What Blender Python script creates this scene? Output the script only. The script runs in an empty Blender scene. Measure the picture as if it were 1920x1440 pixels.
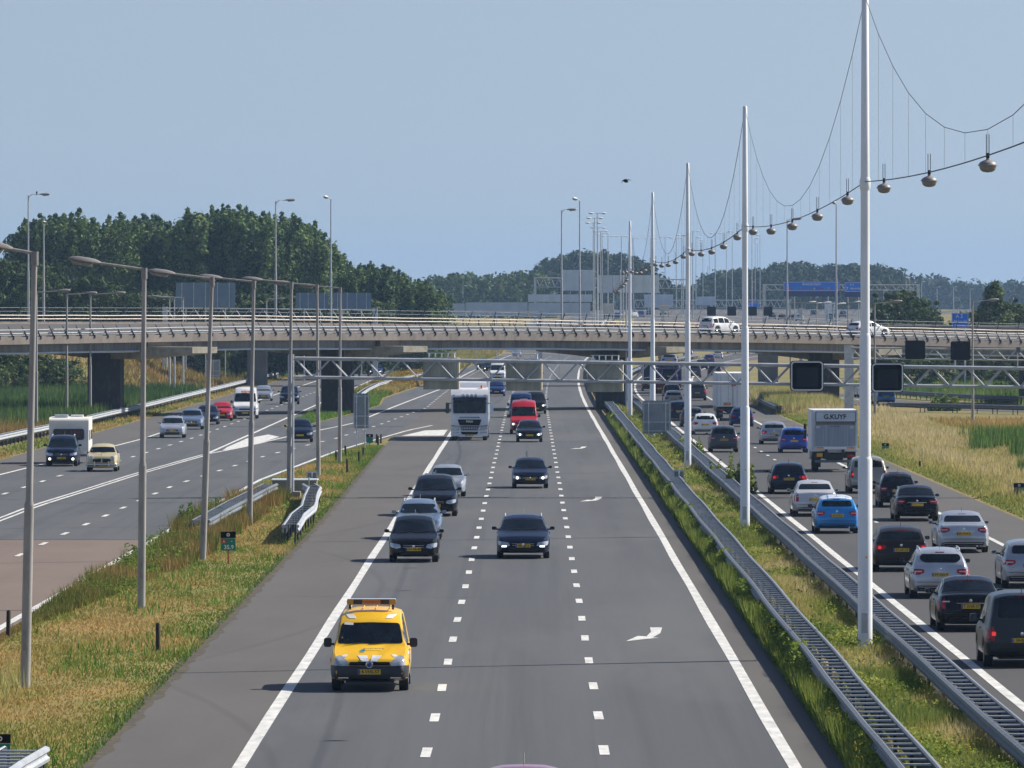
import bpy, bmesh, math, random
import numpy as np
from mathutils import Vector, Matrix
from mathutils.bvhtree import BVHTree
from mathutils.geometry import delaunay_2d_cdt

# ------------------------------------------------------------------ scene, camera, light
S = bpy.context.scene
COL = S.collection
F, H, VX, VY = 4425.0, 8.8, 994.0, 579.0        # photo px per metre at unit survey depth, eye height, vanishing point
K = 3.0                                          # metres of real depth per unit of survey depth (lane marks repeat every 12 m)
cam = bpy.data.cameras.new('camera')
cam.sensor_width = 36.0
cam.lens = F * K / 1920 * 36.0
cam.shift_y = -(720 - VY) / 1920
cam.shift_x = -(VX - 960) / 1920
cam.clip_start = 0.5
cam.clip_end = 30000
camo = bpy.data.objects.new('camera', cam)
camo.location = (0, 0, H)
camo.rotation_euler = (math.radians(90), 0, 0)
COL.objects.link(camo)
S.camera = camo

ELEV = math.radians(40.5)
SDIR = Vector((math.cos(ELEV) * 0.92, math.cos(ELEV) * 0.39, math.sin(ELEV))).normalized()
w = bpy.data.worlds.new('World')
S.world = w
w.use_nodes = True
nt = w.node_tree
bg = nt.nodes['Background']
sky = nt.nodes.new('ShaderNodeTexSky')
sky.sky_type = 'NISHITA'
sky.sun_disc = False
sky.sun_elevation = ELEV
sky.sun_rotation = math.atan2(SDIR.x, SDIR.y)
sky.air_density = 1.0
sky.dust_density = 0.5
sky.ozone_density = 2.2
# the band just above the horizon is as even and pale blue as the rest of the low sky
tcw = nt.nodes.new('ShaderNodeTexCoord'); sx = nt.nodes.new('ShaderNodeSeparateXYZ'); cx_ = nt.nodes.new('ShaderNodeCombineXYZ')
m1 = nt.nodes.new('ShaderNodeMath'); m1.operation = 'MULTIPLY'; m2 = nt.nodes.new('ShaderNodeMath'); m2.operation = 'ADD'; m2.inputs[1].default_value = .0095
m3 = nt.nodes.new('ShaderNodeMath'); m3.operation = 'SQRT'
nt.links.new(tcw.outputs['Generated'], sx.inputs[0]); nt.links.new(sx.outputs[2], m1.inputs[0]); nt.links.new(sx.outputs[2], m1.inputs[1])
nt.links.new(m1.outputs[0], m2.inputs[0]); nt.links.new(m2.outputs[0], m3.inputs[0])
nt.links.new(sx.outputs[0], cx_.inputs[0]); nt.links.new(sx.outputs[1], cx_.inputs[1]); nt.links.new(m3.outputs[0], cx_.inputs[2])
nt.links.new(cx_.outputs[0], sky.inputs[0])
tn = nt.nodes.new('ShaderNodeMix'); tn.data_type = 'RGBA'; tn.blend_type = 'MULTIPLY'; tn.inputs[0].default_value = 1; tn.inputs[7].default_value = (1.03, .93, .965, 1)
nt.links.new(sky.outputs[0], tn.inputs[6]); nt.links.new(tn.outputs[2], bg.inputs[0])
bg.inputs[1].default_value = 0.0755
sun = bpy.data.lights.new('sun', 'SUN')
sun.energy = 5.0
sun.angle = math.radians(0.53)
sun.color = (1.0, 0.93, 0.82)
suno = bpy.data.objects.new('sun', sun)
suno.rotation_euler = SDIR.to_track_quat('Z', 'Y').to_euler()
COL.objects.link(suno)
S.view_settings.view_transform = 'Standard'
S.view_settings.look = 'None'
S.view_settings.exposure = 0.45
S.view_settings.gamma = 1.0
S.cycles.max_bounces = 6
S.cycles.diffuse_bounces = 2
S.cycles.glossy_bounces = 3
S.cycles.transparent_max_bounces = 8
S.cycles.volume_bounces = 0

random.seed(7)
R = random.Random(11)
NR = np.random.default_rng(5)

# ------------------------------------------------------------------ world coordinates from the surveyed photo
def sm(t):
    t = max(0.0, min(1.0, t)); return t * t * (3 - 2 * t)
def dist(py): return H * F / (py - VY)
def gp(px, py):
    d = dist(py); return ((px - VX) * d / F, d)
def at(px, py, d):                                # point at survey depth d
    return Vector(((px - VX) * d / F, d, H - (py - VY) * d / F))
def TZ(x, y):                                     # terrain height
    z = 6.2 * sm((y - 440) / 112)
    z += 2.3 * sm((y - 560) / 150) * sm((x - 8) / 14)
    z += 5.2 * sm((-37 - x) / 15) * sm((y - 243) / 18) * (1 - sm((y - 306) / 25))
    return z
def CM(d): return 1.04e-4 * max(0, d - 200) ** 2   # bend of the middle carriageway
def CR(d): return 5.4e-4 * max(0, d - 225) ** 2 if d < 640 else 5.4e-4 * 415 ** 2 + (d - 640) * 0.448

# ------------------------------------------------------------------ materials
MATS = {}
def mat(name, col, rough=0.6, metal=0.0, var=0.08, scale=3.0, emit=None, coat=0.0, spec=0.5, dirt=None, bump=0.0, stretch=(1, 1, 1)):
    if name in MATS: return MATS[name]
    m = bpy.data.materials.new(name); MATS[name] = m
    m.use_nodes = True
    n = m.node_tree; L = n.links; b = n.nodes['Principled BSDF']
    b.inputs['Roughness'].default_value = rough
    b.inputs['Metallic'].default_value = metal
    b.inputs['Specular IOR Level'].default_value = spec
    if coat:
        b.inputs['Coat Weight'].default_value = coat
        b.inputs['Coat Roughness'].default_value = 0.06
    tc = n.nodes.new('ShaderNodeTexCoord')
    mp = n.nodes.new('ShaderNodeMapping'); mp.inputs['Scale'].default_value = stretch
    L.new(tc.outputs['Object'], mp.inputs[0])
    nz = n.nodes.new('ShaderNodeTexNoise'); nz.inputs['Scale'].default_value = scale
    nz.inputs['Detail'].default_value = 5; nz.inputs['Roughness'].default_value = 0.6
    L.new(mp.outputs[0], nz.inputs['Vector'])
    mx = n.nodes.new('ShaderNodeMix'); mx.data_type = 'RGBA'
    c0 = [max(0, c * (1 - var * 2)) for c in col[:3]] + [1]
    c1 = [min(1, c * (1 + var * 2)) for c in col[:3]] + [1]
    if dirt: c0 = list(dirt) + [1]
    mx.inputs[6].default_value = c0; mx.inputs[7].default_value = c1
    rp = n.nodes.new('ShaderNodeMapRange'); rp.inputs[1].default_value = 0.3; rp.inputs[2].default_value = 0.7
    L.new(nz.outputs[0], rp.inputs[0]); L.new(rp.outputs[0], mx.inputs[0])
    L.new(mx.outputs[2], b.inputs['Base Color'])
    if bump:
        bp = n.nodes.new('ShaderNodeBump'); bp.inputs['Strength'].default_value = bump; bp.inputs['Distance'].default_value = 0.02
        L.new(nz.outputs[0], bp.inputs['Height']); L.new(bp.outputs[0], b.inputs['Normal'])
    if emit:
        b.inputs['Emission Color'].default_value = (*emit[:3], 1)
        b.inputs['Emission Strength'].default_value = emit[3]
    return m

def noise_mix(name, layers, rough=0.9, bump=0.3, coord='Object'):
    """layers: list of (colour, scale, stretch, lo, hi); each next colour is mixed over the first by its own noise"""
    if name in MATS: return MATS[name]
    m = bpy.data.materials.new(name); MATS[name] = m
    m.use_nodes = True
    n = m.node_tree; L = n.links; b = n.nodes['Principled BSDF']
    b.inputs['Roughness'].default_value = rough; b.inputs['Specular IOR Level'].default_value = 0.25
    tc = n.nodes.new('ShaderNodeTexCoord')
    prev = None
    for i, (c, sc, st, lo, hi) in enumerate(layers):
        if i == 0:
            rgb = n.nodes.new('ShaderNodeRGB'); rgb.outputs[0].default_value = (*c, 1); prev = rgb.outputs[0]; continue
        mp = n.nodes.new('ShaderNodeMapping'); mp.inputs['Scale'].default_value = st; mp.inputs['Location'].default_value = (i * 13.7, i * 7.1, 0)
        L.new(tc.outputs[coord], mp.inputs[0])
        nz = n.nodes.new('ShaderNodeTexNoise'); nz.inputs['Scale'].default_value = sc; nz.inputs['Detail'].default_value = 6
        nz.inputs['Roughness'].default_value = 0.65
        L.new(mp.outputs[0], nz.inputs['Vector'])
        rp = n.nodes.new('ShaderNodeMapRange'); rp.inputs[1].default_value = lo; rp.inputs[2].default_value = hi
        L.new(nz.outputs[0], rp.inputs[0])
        mx = n.nodes.new('ShaderNodeMix'); mx.data_type = 'RGBA'; mx.inputs[7].default_value = (*c, 1)
        L.new(rp.outputs[0], mx.inputs[0]); L.new(prev, mx.inputs[6]); prev = mx.outputs[2]
        last = nz
    L.new(prev, b.inputs['Base Color'])
    if bump:
        bp = n.nodes.new('ShaderNodeBump'); bp.inputs['Strength'].default_value = bump; bp.inputs['Distance'].default_value = 0.03
        L.new(last.outputs[0], bp.inputs['Height']); L.new(bp.outputs[0], b.inputs['Normal'])
    return m

def tint_mat(name, cols, rough=0.85, trans=0.25):
    """foliage: colour chosen along a ramp by the 'tint' attribute of each leaf or blade"""
    if name in MATS: return MATS[name]
    m = bpy.data.materials.new(name); MATS[name] = m
    m.use_nodes = True
    n = m.node_tree; L = n.links; b = n.nodes['Principled BSDF']
    b.inputs['Roughness'].default_value = rough; b.inputs['Specular IOR Level'].default_value = 0.2
    at_ = n.nodes.new('ShaderNodeAttribute'); at_.attribute_name = 'tint'
    oi = n.nodes.new('ShaderNodeObjectInfo')
    ad = n.nodes.new('ShaderNodeMath'); ad.operation = 'MULTIPLY_ADD'
    L.new(oi.outputs['Random'], ad.inputs[0]); ad.inputs[1].default_value = 0.16; L.new(at_.outputs['Fac'], ad.inputs[2])
    sb = n.nodes.new('ShaderNodeMath'); sb.operation = 'SUBTRACT'; L.new(ad.outputs[0], sb.inputs[0]); sb.inputs[1].default_value = 0.08
    cr = n.nodes.new('ShaderNodeValToRGB')
    els = cr.color_ramp.elements
    els[0].position = 0; els[0].color = (*cols[0], 1)
    els[1].position = 1; els[1].color = (*cols[-1], 1)
    for i, c in enumerate(cols[1:-1]):
        e = els.new((i + 1) / (len(cols) - 1)); e.color = (*c, 1)
    L.new(sb.outputs[0], cr.inputs[0]); L.new(cr.outputs[0], b.inputs['Base Color'])
    if trans:
        tr = n.nodes.new('ShaderNodeBsdfTranslucent'); L.new(cr.outputs[0], tr.inputs[0])
        ms = n.nodes.new('ShaderNodeMixShader'); ms.inputs[0].default_value = trans
        out = n.nodes['Material Output']
        L.new(b.outputs[0], ms.inputs[1]); L.new(tr.outputs[0], ms.inputs[2]); L.new(ms.outputs[0], out.inputs[0])
    return m

asphalt_lane = noise_mix('asphalt_lane', [((.098, .104, .110), 0, 0, 0, 0), ((.078, .083, .090), .55, (1, .02, 1), .42, .60), ((.064, .069, .074), 1.3, (1, .006, 1), .50, .66),
                         ((.124, .126, .127), .16, (1, .10, 1), .48, .66), ((.088, .092, .098), 30, (1, 1, 1), .4, .65)], .82, .12)
asphalt_old = noise_mix('asphalt_shoulder', [((.112, .106, .100), 0, 0, 0, 0), ((.095, .091, .088), .6, (1, .08, 1), .4, .65),
                        ((.128, .122, .114), .15, (1, .3, 1), .45, .7), ((.100, .096, .092), 25, (1, 1, 1), .4, .65)], .88, .15)
asphalt_right = noise_mix('asphalt_right', [((.078, .078, .080), 0, 0, 0, 0), ((.064, .065, .068), .5, (1, .05, 1), .42, .62),
                          ((.092, .091, .090), .2, (1, .12, 1), .45, .7), ((.07, .07, .072), 30, (1, 1, 1), .4, .65)], .85, .12)
asphalt_pink = noise_mix('asphalt_pinkish', [((.185, .142, .118), 0, 0, 0, 0), ((.155, .122, .104), .4, (1, .08, 1), .4, .65),
                         ((.205, .160, .130), .2, (1, .3, 1), .45, .7), ((.165, .130, .11), 25, (1, 1, 1), .4, .65)], .9, .15)
paint_white = mat('road_paint', (.72, .72, .68), .6, var=.04, scale=3.2, dirt=(.46, .46, .44), stretch=(1, .25, 1))
tar = mat('tar_seal', (.025, .025, .027), .6)
grass_ground = noise_mix('grass_ground', [((.19, .17, .05), 0, 0, 0, 0), ((.33, .20, .07), .12, (1, 1, 1), .42, .60),
                         ((.13, .18, .035), .3, (1, 1, 1), .48, .62), ((.24, .20, .08), 2.5, (1, 1, 1), .45, .65)], .95, .5)
field_ground = noise_mix('field_ground', [((.25, .19, .075), 0, 0, 0, 0), ((.14, .17, .045), .05, (1, .4, 1), .45, .6),
                         ((.27, .19, .075), .25, (1, 1, 1), .45, .62), ((.12, .11, .04), 2, (1, 1, 1), .48, .68)], .95, .5)
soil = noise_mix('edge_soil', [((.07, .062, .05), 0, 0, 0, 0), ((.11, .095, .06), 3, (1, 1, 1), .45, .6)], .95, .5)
soil_shade = noise_mix('soil_shade', [((.028, .026, .022), 0, 0, 0, 0), ((.05, .045, .035), 3, (1, 1, 1), .45, .6)], .95, .5)  # soil darkened in its colour to imitate shade from the barrier rails
concrete = noise_mix('concrete', [((.20, .19, .17), 0, 0, 0, 0), ((.17, .155, .135), 1.2, (1, 1, .15), .45, .65),
                     ((.31, .29, .25), .3, (1, 1, 1), .45, .7), ((.20, .185, .16), 6, (1, 1, .4), .5, .7)], .9, .2)
concrete_beam = noise_mix('concrete_beam', [((.34, .335, .32), 0, 0, 0, 0), ((.20, .19, .18), .9, (1, 1, .08), .45, .62),
                          ((.25, .24, .22), 5, (1, 1, .1), .5, .68)], .9, .2)
concrete_edge = noise_mix('concrete_edge', [((.30, .265, .235), 0, 0, 0, 0), ((.22, .19, .165), .8, (1, 1, .2), .45, .65),
                          ((.26, .235, .20), 4, (1, 1, 1), .5, .7)], .95, .2)
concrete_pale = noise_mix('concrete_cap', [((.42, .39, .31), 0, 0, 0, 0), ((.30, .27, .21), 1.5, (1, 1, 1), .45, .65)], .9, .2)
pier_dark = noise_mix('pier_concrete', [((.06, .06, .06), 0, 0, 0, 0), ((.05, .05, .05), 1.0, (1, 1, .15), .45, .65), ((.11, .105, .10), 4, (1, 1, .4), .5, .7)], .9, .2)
galv = mat('galvanised_steel', (.52, .56, .60), .5, .25, var=.1, scale=4)
galv_bright = mat('galvanised_rail', (.42, .45, .48), .55, .25, var=.09, scale=2)
galv_dull = mat('weathered_galvanised', (.16, .185, .215), .6, .25, var=.12, scale=3)
rail_tan = mat('weathered_bridge_rail', (.52, .47, .40), .6, .1, var=.1)
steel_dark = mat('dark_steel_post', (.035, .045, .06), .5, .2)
rung_mat = mat('rung_steel', (.55, .58, .62), .5, .1)
bridge_rail_m = mat('bridge_rail_steel', (.36, .40, .44), .65, .1, var=.1)
pole_concrete = mat('concrete_pole', (.34, .33, .31), .8, 0, var=.12, scale=5, stretch=(1, 1, .2))
mast_white = mat('white_mast_paint', (.83, .86, .88), .38, 0, var=.04, scale=2, stretch=(1, 1, .3))
pole_white = mat('pale_pole_paint', (.50, .52, .54), .5, .2, var=.08)
lamp_grey = mat('lamp_housing', (.24, .225, .22), .5, .1)
lamp_glass = mat('lamp_glass', (.24, .24, .22), .12, 0, var=.1, scale=8)
cable = mat('cable_black', (.03, .035, .045), .6)
black_plastic = mat('black_plastic', (.018, .018, .02), .5)
rubber = mat('tyre_rubber', (.015, .015, .016), .8)
glass = mat('car_glass', (.006, .010, .015), .04, 0, var=.4, scale=2.2, spec=.34)
chrome = mat('chrome', (.7, .7, .72), .12, 1, var=.03)
alloy = mat('alloy_rim', (.42, .43, .45), .3, .7, var=.05)
lens = mat('headlight_lens', (.50, .54, .58), .08, .4, var=.12, scale=14)
mirror_glass = mat('mirror_glass', (.10, .12, .15), .05, .8)
lens_on = mat('headlight_lit', (.9, .88, .8), .2, 0, emit=(1, .9, .72, 2.2))
tail_red = mat('tail_lens', (.42, .012, .015), .12, 0, var=.2, scale=10)
tail_on = mat('tail_lit', (.6, .02, .02), .2, 0, emit=(1, .05, .03, .45))
tail_white = mat('lamp_clear', (.6, .6, .6), .15)
orange_lens = mat('orange_lens', (.75, .26, .02), .2)
plate_y = mat('plate_yellow', (.72, .45, .015), .45, var=.04)
plate_blue = mat('plate_blue', (.02, .06, .4), .45)
plate_ink = mat('plate_ink', (.02, .02, .02), .5)
sign_black = mat('sign_black', (.007, .008, .011), .8, spec=.15)
sign_panel = mat('sign_dark_panel', (.016, .021, .03), .6, spec=.2)
sign_back = mat('sign_back_olive', (.36, .38, .33), .7, 0, var=.15, scale=2, stretch=(1, 1, .3))
sign_back_grey = mat('sign_back_grey', (.26, .29, .31), .55, .2, var=.1, scale=1.5)
sign_back_blue = mat('sign_back_bluish', (.16, .24, .33), .6, .1, var=.08, scale=.6)
screen_pale = mat('pale_screen', (.58, .66, .74), .6, .1, var=.06, scale=.5)
sign_blue = mat('sign_blue', (.004, .19, .95), .5, var=.05)
sign_navy = mat('sign_navy', (.010, .03, .15), .5)
sign_green = mat('sign_green', (.005, .20, .13), .5)
sign_white = mat('sign_white', (.8, .8, .8), .5, var=.03)
sign_red = mat('sign_red', (.6, .03, .02), .5)
white_body = mat('white_body', (.82, .82, .80), .4, var=.04, scale=1)

# ------------------------------------------------------------------ mesh helpers
class MB:
    def __init__(s): s.v = []; s.f = []
    def add(s, vs, fs):
        o = len(s.v); s.v += [tuple(v) for v in vs]; s.f += [tuple(i + o for i in f) for f in fs]; return s
    def box(s, c, d, rz=0, rx=0, ry=0):
        x, y, z = d[0] / 2, d[1] / 2, d[2] / 2
        M = Matrix.Rotation(rz, 3, 'Z') @ Matrix.Rotation(ry, 3, 'Y') @ Matrix.Rotation(rx, 3, 'X')
        vs = [M @ Vector((a * x, b * y, e * z)) + Vector(c) for a in (-1, 1) for b in (-1, 1) for e in (-1, 1)]
        return s.add(vs, [(0, 1, 3, 2), (4, 6, 7, 5), (0, 4, 5, 1), (2, 3, 7, 6), (0, 2, 6, 4), (1, 5, 7, 3)])
    def tube(s, pts, r, n=8, cap=True, square=False):
        pts = [Vector(p) for p in pts]; rs = r if isinstance(r, (list, tuple)) else [r] * len(pts)
        if square: n = 4
        vs = []; fs = []; up = None
        for i, p in enumerate(pts):
            a = pts[max(i - 1, 0)]; b = pts[min(i + 1, len(pts) - 1)]
            t = (b - a).normalized()
            if up is None: up = Vector((0, 0, 1)) if abs(t.z) < .9 else Vector((1, 0, 0))
            u = t.cross(up)
            if u.length < 1e-4: up = Vector((0, 1, 0)); u = t.cross(up)
            u.normalize(); v = u.cross(t)
            for k in range(n):
                an = 2 * math.pi * (k + (.5 if square else 0)) / n
                vs.append(p + (u * math.cos(an) + v * math.sin(an)) * rs[i])
        for i in range(len(pts) - 1):
            for k in range(n):
                a = i * n + k; b = i * n + (k + 1) % n
                fs.append((a, b, b + n, a + n))
        if cap:
            fs.append(tuple(range(n - 1, -1, -1))); fs.append(tuple((len(pts) - 1) * n + k for k in range(n)))
        return s.add(vs, fs)
    def lathe(s, prof, c=(0, 0, 0), n=16, axis='z'):
        vs = []; fs = []
        for r, h in prof:
            for k in range(n):
                a = 2 * math.pi * k / n
                p = (r * math.cos(a), r * math.sin(a), h) if axis == 'z' else ((h, r * math.cos(a), r * math.sin(a)) if axis == 'x' else (r * math.cos(a), h, r * math.sin(a)))
                vs.append((p[0] + c[0], p[1] + c[1], p[2] + c[2]))
        for i in range(len(prof) - 1):
            for k in range(n):
                a = i * n + k; b = i * n + (k + 1) % n
                fs.append((a, b, b + n, a + n))
        if prof[0][0] > 1e-4: fs.append(tuple(range(n - 1, -1, -1)))
        if prof[-1][0] > 1e-4: fs.append(tuple((len(prof) - 1) * n + k for k in range(n)))
        return s.add(vs, fs)
    def prism(s, outline, y0, y1, plane='xz'):
        n = len(outline)
        if plane == 'xz': vs = [(a, y0, b) for a, b in outline] + [(a, y1, b) for a, b in outline]
        elif plane == 'xy': vs = [(a, b, y0) for a, b in outline] + [(a, b, y1) for a, b in outline]
        else: vs = [(y0, a, b) for a, b in outline] + [(y1, a, b) for a, b in outline]
        fs = [tuple(range(n)), tuple(range(2 * n - 1, n - 1, -1))] + [(i, i + n, (i + 1) % n + n, (i + 1) % n) for i in range(n)]
        return s.add(vs, fs)
    def mesh(s, name, m=None, smooth=None):
        me = bpy.data.meshes.new(name); me.from_pydata(s.v, [], s.f)
        bm = bmesh.new(); bm.from_mesh(me); bmesh.ops.recalc_face_normals(bm, faces=bm.faces); bm.to_mesh(me); bm.free()
        if m: me.materials.append(m)
        if smooth is not None:
            for p in me.polygons: p.use_smooth = True
            me.set_sharp_from_angle(angle=math.radians(smooth))
        return me

def link(name, me, parent=None, loc=(0, 0, 0), rz=0):
    o = bpy.data.objects.new(name, me); COL.objects.link(o)
    o.location = loc; o.rotation_euler = (0, 0, rz)
    if parent: o.parent = parent
    return o
def part(name, mb, m, parent, smooth=None):
    return link(name, mb.mesh(name, m, smooth), parent)
def tag(o, label, cat, group=None, kind=None):
    o['label'] = label; o['category'] = cat
    if group: o['group'] = group
    if kind: o['kind'] = kind
    return o
def thing(name, label, cat, loc=(0, 0, 0), rz=0, group=None):
    loc = (loc[0], loc[1] * K, loc[2])
    return tag(link(name, None, None, loc, rz), label, cat, group)
def struct(name, me):
    n_ = len(me.vertices); co = np.empty(n_ * 3, dtype=np.float32); me.vertices.foreach_get('co', co); co = co.reshape(-1, 3); co[:, 1] *= K
    me.vertices.foreach_set('co', co.ravel()); me.update()
    o = link(name, me); o['kind'] = 'structure'; return o
def copy_tree(o, parent=None, loc=None, rz=None, label=None):
    c = o.copy(); COL.objects.link(c); c.parent = parent
    if loc is not None: c.location = (loc[0], loc[1] * K, loc[2])
    if rz is not None: c.rotation_euler = (0, 0, rz)
    if label: c['label'] = label
    for ch in KIDS.get(o, []): 
        k = copy_tree(ch, c); KIDS.setdefault(c, []).append(k)
    return c
KIDS = {}
def kids_of(root):
    for o in COL.objects:
        if o.parent: KIDS.setdefault(o.parent, [])
    return root
def reg(root):
    """remember the children of a thing so it can be copied"""
    def walk(o):
        KIDS[o] = [c for c in COL.objects if c.parent == o]
        for c in KIDS[o]: walk(c)
    walk(root); return root

def textmesh(s, size, depth=.004, bold=0.0, align='CENTER'):
    cu = bpy.data.curves.new('lettering', 'FONT'); cu.body = s; cu.size = size; cu.extrude = depth; cu.offset = bold
    cu.align_x = align; cu.align_y = 'CENTER'; cu.resolution_u = 3
    o = bpy.data.objects.new('lettering', cu); COL.objects.link(o)
    bpy.context.view_layer.update()
    me = bpy.data.meshes.new_from_object(o.evaluated_get(bpy.context.evaluated_depsgraph_get()))
    COL.objects.unlink(o); bpy.data.objects.remove(o)
    return me
def lettering(s, size, m, parent, loc, face=-1, depth=.004, bold=0.0, rx=0):
    """upright text on a vertical face, read from -Y (face=-1) or +Y (face=1) of the parent's frame"""
    me = textmesh(s, size, depth, bold); me.materials.clear(); me.materials.append(m)
    o = link('lettering', me, parent, loc)
    o.rotation_euler = (math.radians(90) + rx, 0, 0 if face < 0 else math.pi)
    return o

def strip(fl, fr, ds, m, name, dz=0.0, zf=TZ):
    mb = MB(); vs = []; fs = []
    for d in ds:
        a, b = fl(d), fr(d); k = 5
        for i in range(k):
            x = a + (b - a) * i / (k - 1); vs.append((x, d, zf(x, d) + dz))
    for i in range(len(ds) - 1):
        for j in range(4):
            q = i * 5 + j; fs.append((q, q + 1, q + 6, q + 5))
    mb.add(vs, fs)
    return mb
def interp(pts):
    xs = [p[0] for p in pts]; ys = [p[1] for p in pts]
    return lambda d: float(np.interp(d, xs, ys))
def drange(a, b, st):
    n = max(1, int(math.ceil((b - a) / st))); return [a + (b - a) * i / n for i in range(n + 1)]

def tri_mesh(name, verts, faces_n, tint, m):
    """verts (N*k,3) numpy; k verts per face; tint per face"""
    k = faces_n; n = len(verts) // k
    me = bpy.data.meshes.new(name)
    me.vertices.add(len(verts)); me.vertices.foreach_set('co', verts.astype(np.float32).ravel())
    me.loops.add(n * k); me.loops.foreach_set('vertex_index', np.arange(n * k, dtype=np.int32))
    me.polygons.add(n); me.polygons.foreach_set('loop_start', np.arange(0, n * k, k, dtype=np.int32))
    me.polygons.foreach_set('loop_total', np.full(n, k, dtype=np.int32))
    a = me.attributes.new('tint', 'FLOAT', 'POINT'); a.data.foreach_set('value', np.repeat(tint, k).astype(np.float32))
    me.update(calc_edges=True); me.materials.append(m)
    return me
def vnoise(x, y, s, seed=0):
    """smooth value noise 0..1, vectorised"""
    x = x / s + seed * 17.3; y = y / s + seed * 9.1
    xi = np.floor(x).astype(np.int64); yi = np.floor(y).astype(np.int64); fx = x - xi; fy = y - yi
    fx = fx * fx * (3 - 2 * fx); fy = fy * fy * (3 - 2 * fy)
    def h(a, b):
        v = np.sin(a * 127.1 + b * 311.7 + seed * 74.7) * 43758.5453; return v - np.floor(v)
    return (h(xi, yi) * (1 - fx) + h(xi + 1, yi) * fx) * (1 - fy) + (h(xi, yi + 1) * (1 - fx) + h(xi + 1, yi + 1) * fx) * fy
TZv = np.vectorize(TZ)
def blades(name, x, y, h, wd, m, tint, lean=.35, zoff=0.0, label=None, cat='grass'):
    n = len(x); z = TZv(x, y) + zoff if np.any(y > 240) else np.zeros(n) + zoff
    a = NR.uniform(0, 2 * np.pi, n); la = NR.uniform(0, 2 * np.pi, n); ln = NR.uniform(0, lean, n) * h
    v = np.zeros((n, 3, 3))
    y = y * K
    v[:, 0, 0] = x - np.cos(a) * wd; v[:, 0, 1] = y - np.sin(a) * wd; v[:, 0, 2] = z
    v[:, 1, 0] = x + np.cos(a) * wd; v[:, 1, 1] = y + np.sin(a) * wd; v[:, 1, 2] = z
    v[:, 2, 0] = x + np.cos(la) * ln; v[:, 2, 1] = y + np.sin(la) * ln; v[:, 2, 2] = z + h
    o = link(name, tri_mesh(name, v.reshape(-1, 3), 3, tint, m))
    return tag(o, label or name, cat, kind='stuff')
def leafquads(c, size, up=.3, bias=None, kb=1.2):
    """c (n,3) centres -> quad verts with random orientation"""
    n = len(c)
    nrm = NR.normal(size=(n, 3)); nrm[:, 2] += up
    if bias is not None: nrm = nrm * .55 + bias * kb
    nrm = nrm; nrm /= np.linalg.norm(nrm, axis=1)[:, None]
    t = NR.normal(size=(n, 3)); t -= (t * nrm).sum(1)[:, None] * nrm; t /= np.linalg.norm(t, axis=1)[:, None]
    b = np.cross(nrm, t); s = (size * NR.uniform(.6, 1.25, n))[:, None]
    v = np.stack([c - t * s, c - b * s * .55, c + t * s, c + b * s * .55], axis=1)
    return v.reshape(-1, 3)
# ------------------------------------------------------------------ ground and roads
def build_ground():
    xs = sorted(set([-3000, -1500, -700, -400, -250, -160] + list(range(-120, -60, 6)) + list(range(-60, 61, 3)) + list(range(66, 121, 6)) + [160, 250, 400, 700, 1500, 3000]))
    ys = sorted(set([-50] + list(range(0, 240, 12)) + list(range(240, 340, 4)) + list(range(340, 660, 12)) + [700, 800, 1000, 1400, 2000, 3300]))
    mb = MB(); nx = len(xs)
    vs = [(x, y, TZ(x, y) - .03) for y in ys for x in xs]
    fs = [(j * nx + i, j * nx + i + 1, (j + 1) * nx + i + 1, (j + 1) * nx + i) for j in range(len(ys) - 1) for i in range(nx - 1)]
    mb.add(vs, fs); g = struct('ground', mb.mesh('ground', field_ground, 40))
build_ground()
ML = interp([(18, -8.45), (60, -8.45), (100, -8.6), (150, -9.3), (175, -9.5), (182, -9.0), (700, -9.0)])
BRL = interp([(18, -14.7), (65, -14.6), (96, -14.3), (121, -13.9), (146, -11.96), (171, -8.8), (180, -7.0)])
ISL = interp([(176, -17.0), (184, -16.3), (193, -15.3), (215, -13.6), (232, -14.4), (276, -12.6), (330, -11.8), (700, -11.8)])
AD = interp([(18, -22.6), (105, -22.1), (126, -20.9), (142, -19.6), (700, -19.3)])          # right edge line of the far left carriageway
AL = interp([(18, -32), (125, -28.1), (159, -26.2), (700, -25.6)])
BL = interp([(126, -20.9), (142.6, -19.7), (148, -18.5), (161.6, -16.8), (181, -13.6), (259, -10.1), (700, -9.6)])
near_d = drange(18, 240, 6); all_d = near_d + drange(246, 700, 8)
def sheet(name, l, r, ds, m, dz): return struct(name, strip(l, r, ds, m, name, dz).mesh(name, m))
sheet('road_middle_shoulder', lambda d: ML(d) + CM(d), lambda d: 6.15 + CM(d), all_d, asphalt_old, .000)
sheet('road_middle', lambda d: -5.55 + CM(d), lambda d: 5.05 + CM(d), all_d, asphalt_lane, .005)
sheet('road_left', lambda d: -30.8, lambda d: BRL(d) + .3, drange(90, 176, 4), asphalt_lane, -.004)
sheet('road_left_old', lambda d: -36, lambda d: BRL(d) + .3, drange(18, 89.9, 6), asphalt_pink, -.004)
sheet('road_left_shoulder', lambda d: -30.8, lambda d: AL(d) - .1, drange(100, 700, 8), asphalt_old, .001)
sheet('road_far_left', lambda d: -30.8, lambda d: -18.6, drange(176.3, 700, 8), asphalt_lane, -.004)
sheet('road_merge', lambda d: ISL(d) + CM(d), lambda d: -5 + CM(d), drange(176.3, 700, 6), asphalt_lane, -.004)
sheet('road_right', lambda d: 10.3 + CR(d), lambda d: 17.7 + CR(d), near_d + drange(244, 740, 6), asphalt_right, .005)
sheet('road_right_shoulder', lambda d: 9.9 + CR(d), lambda d: 20.5 + CR(d), near_d + drange(244, 740, 6), asphalt_old, .0)
sheet('road_far_branch', lambda d: .044 * d, lambda d: .152 * d, drange(525, 745, 7), asphalt_old, .002)
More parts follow.
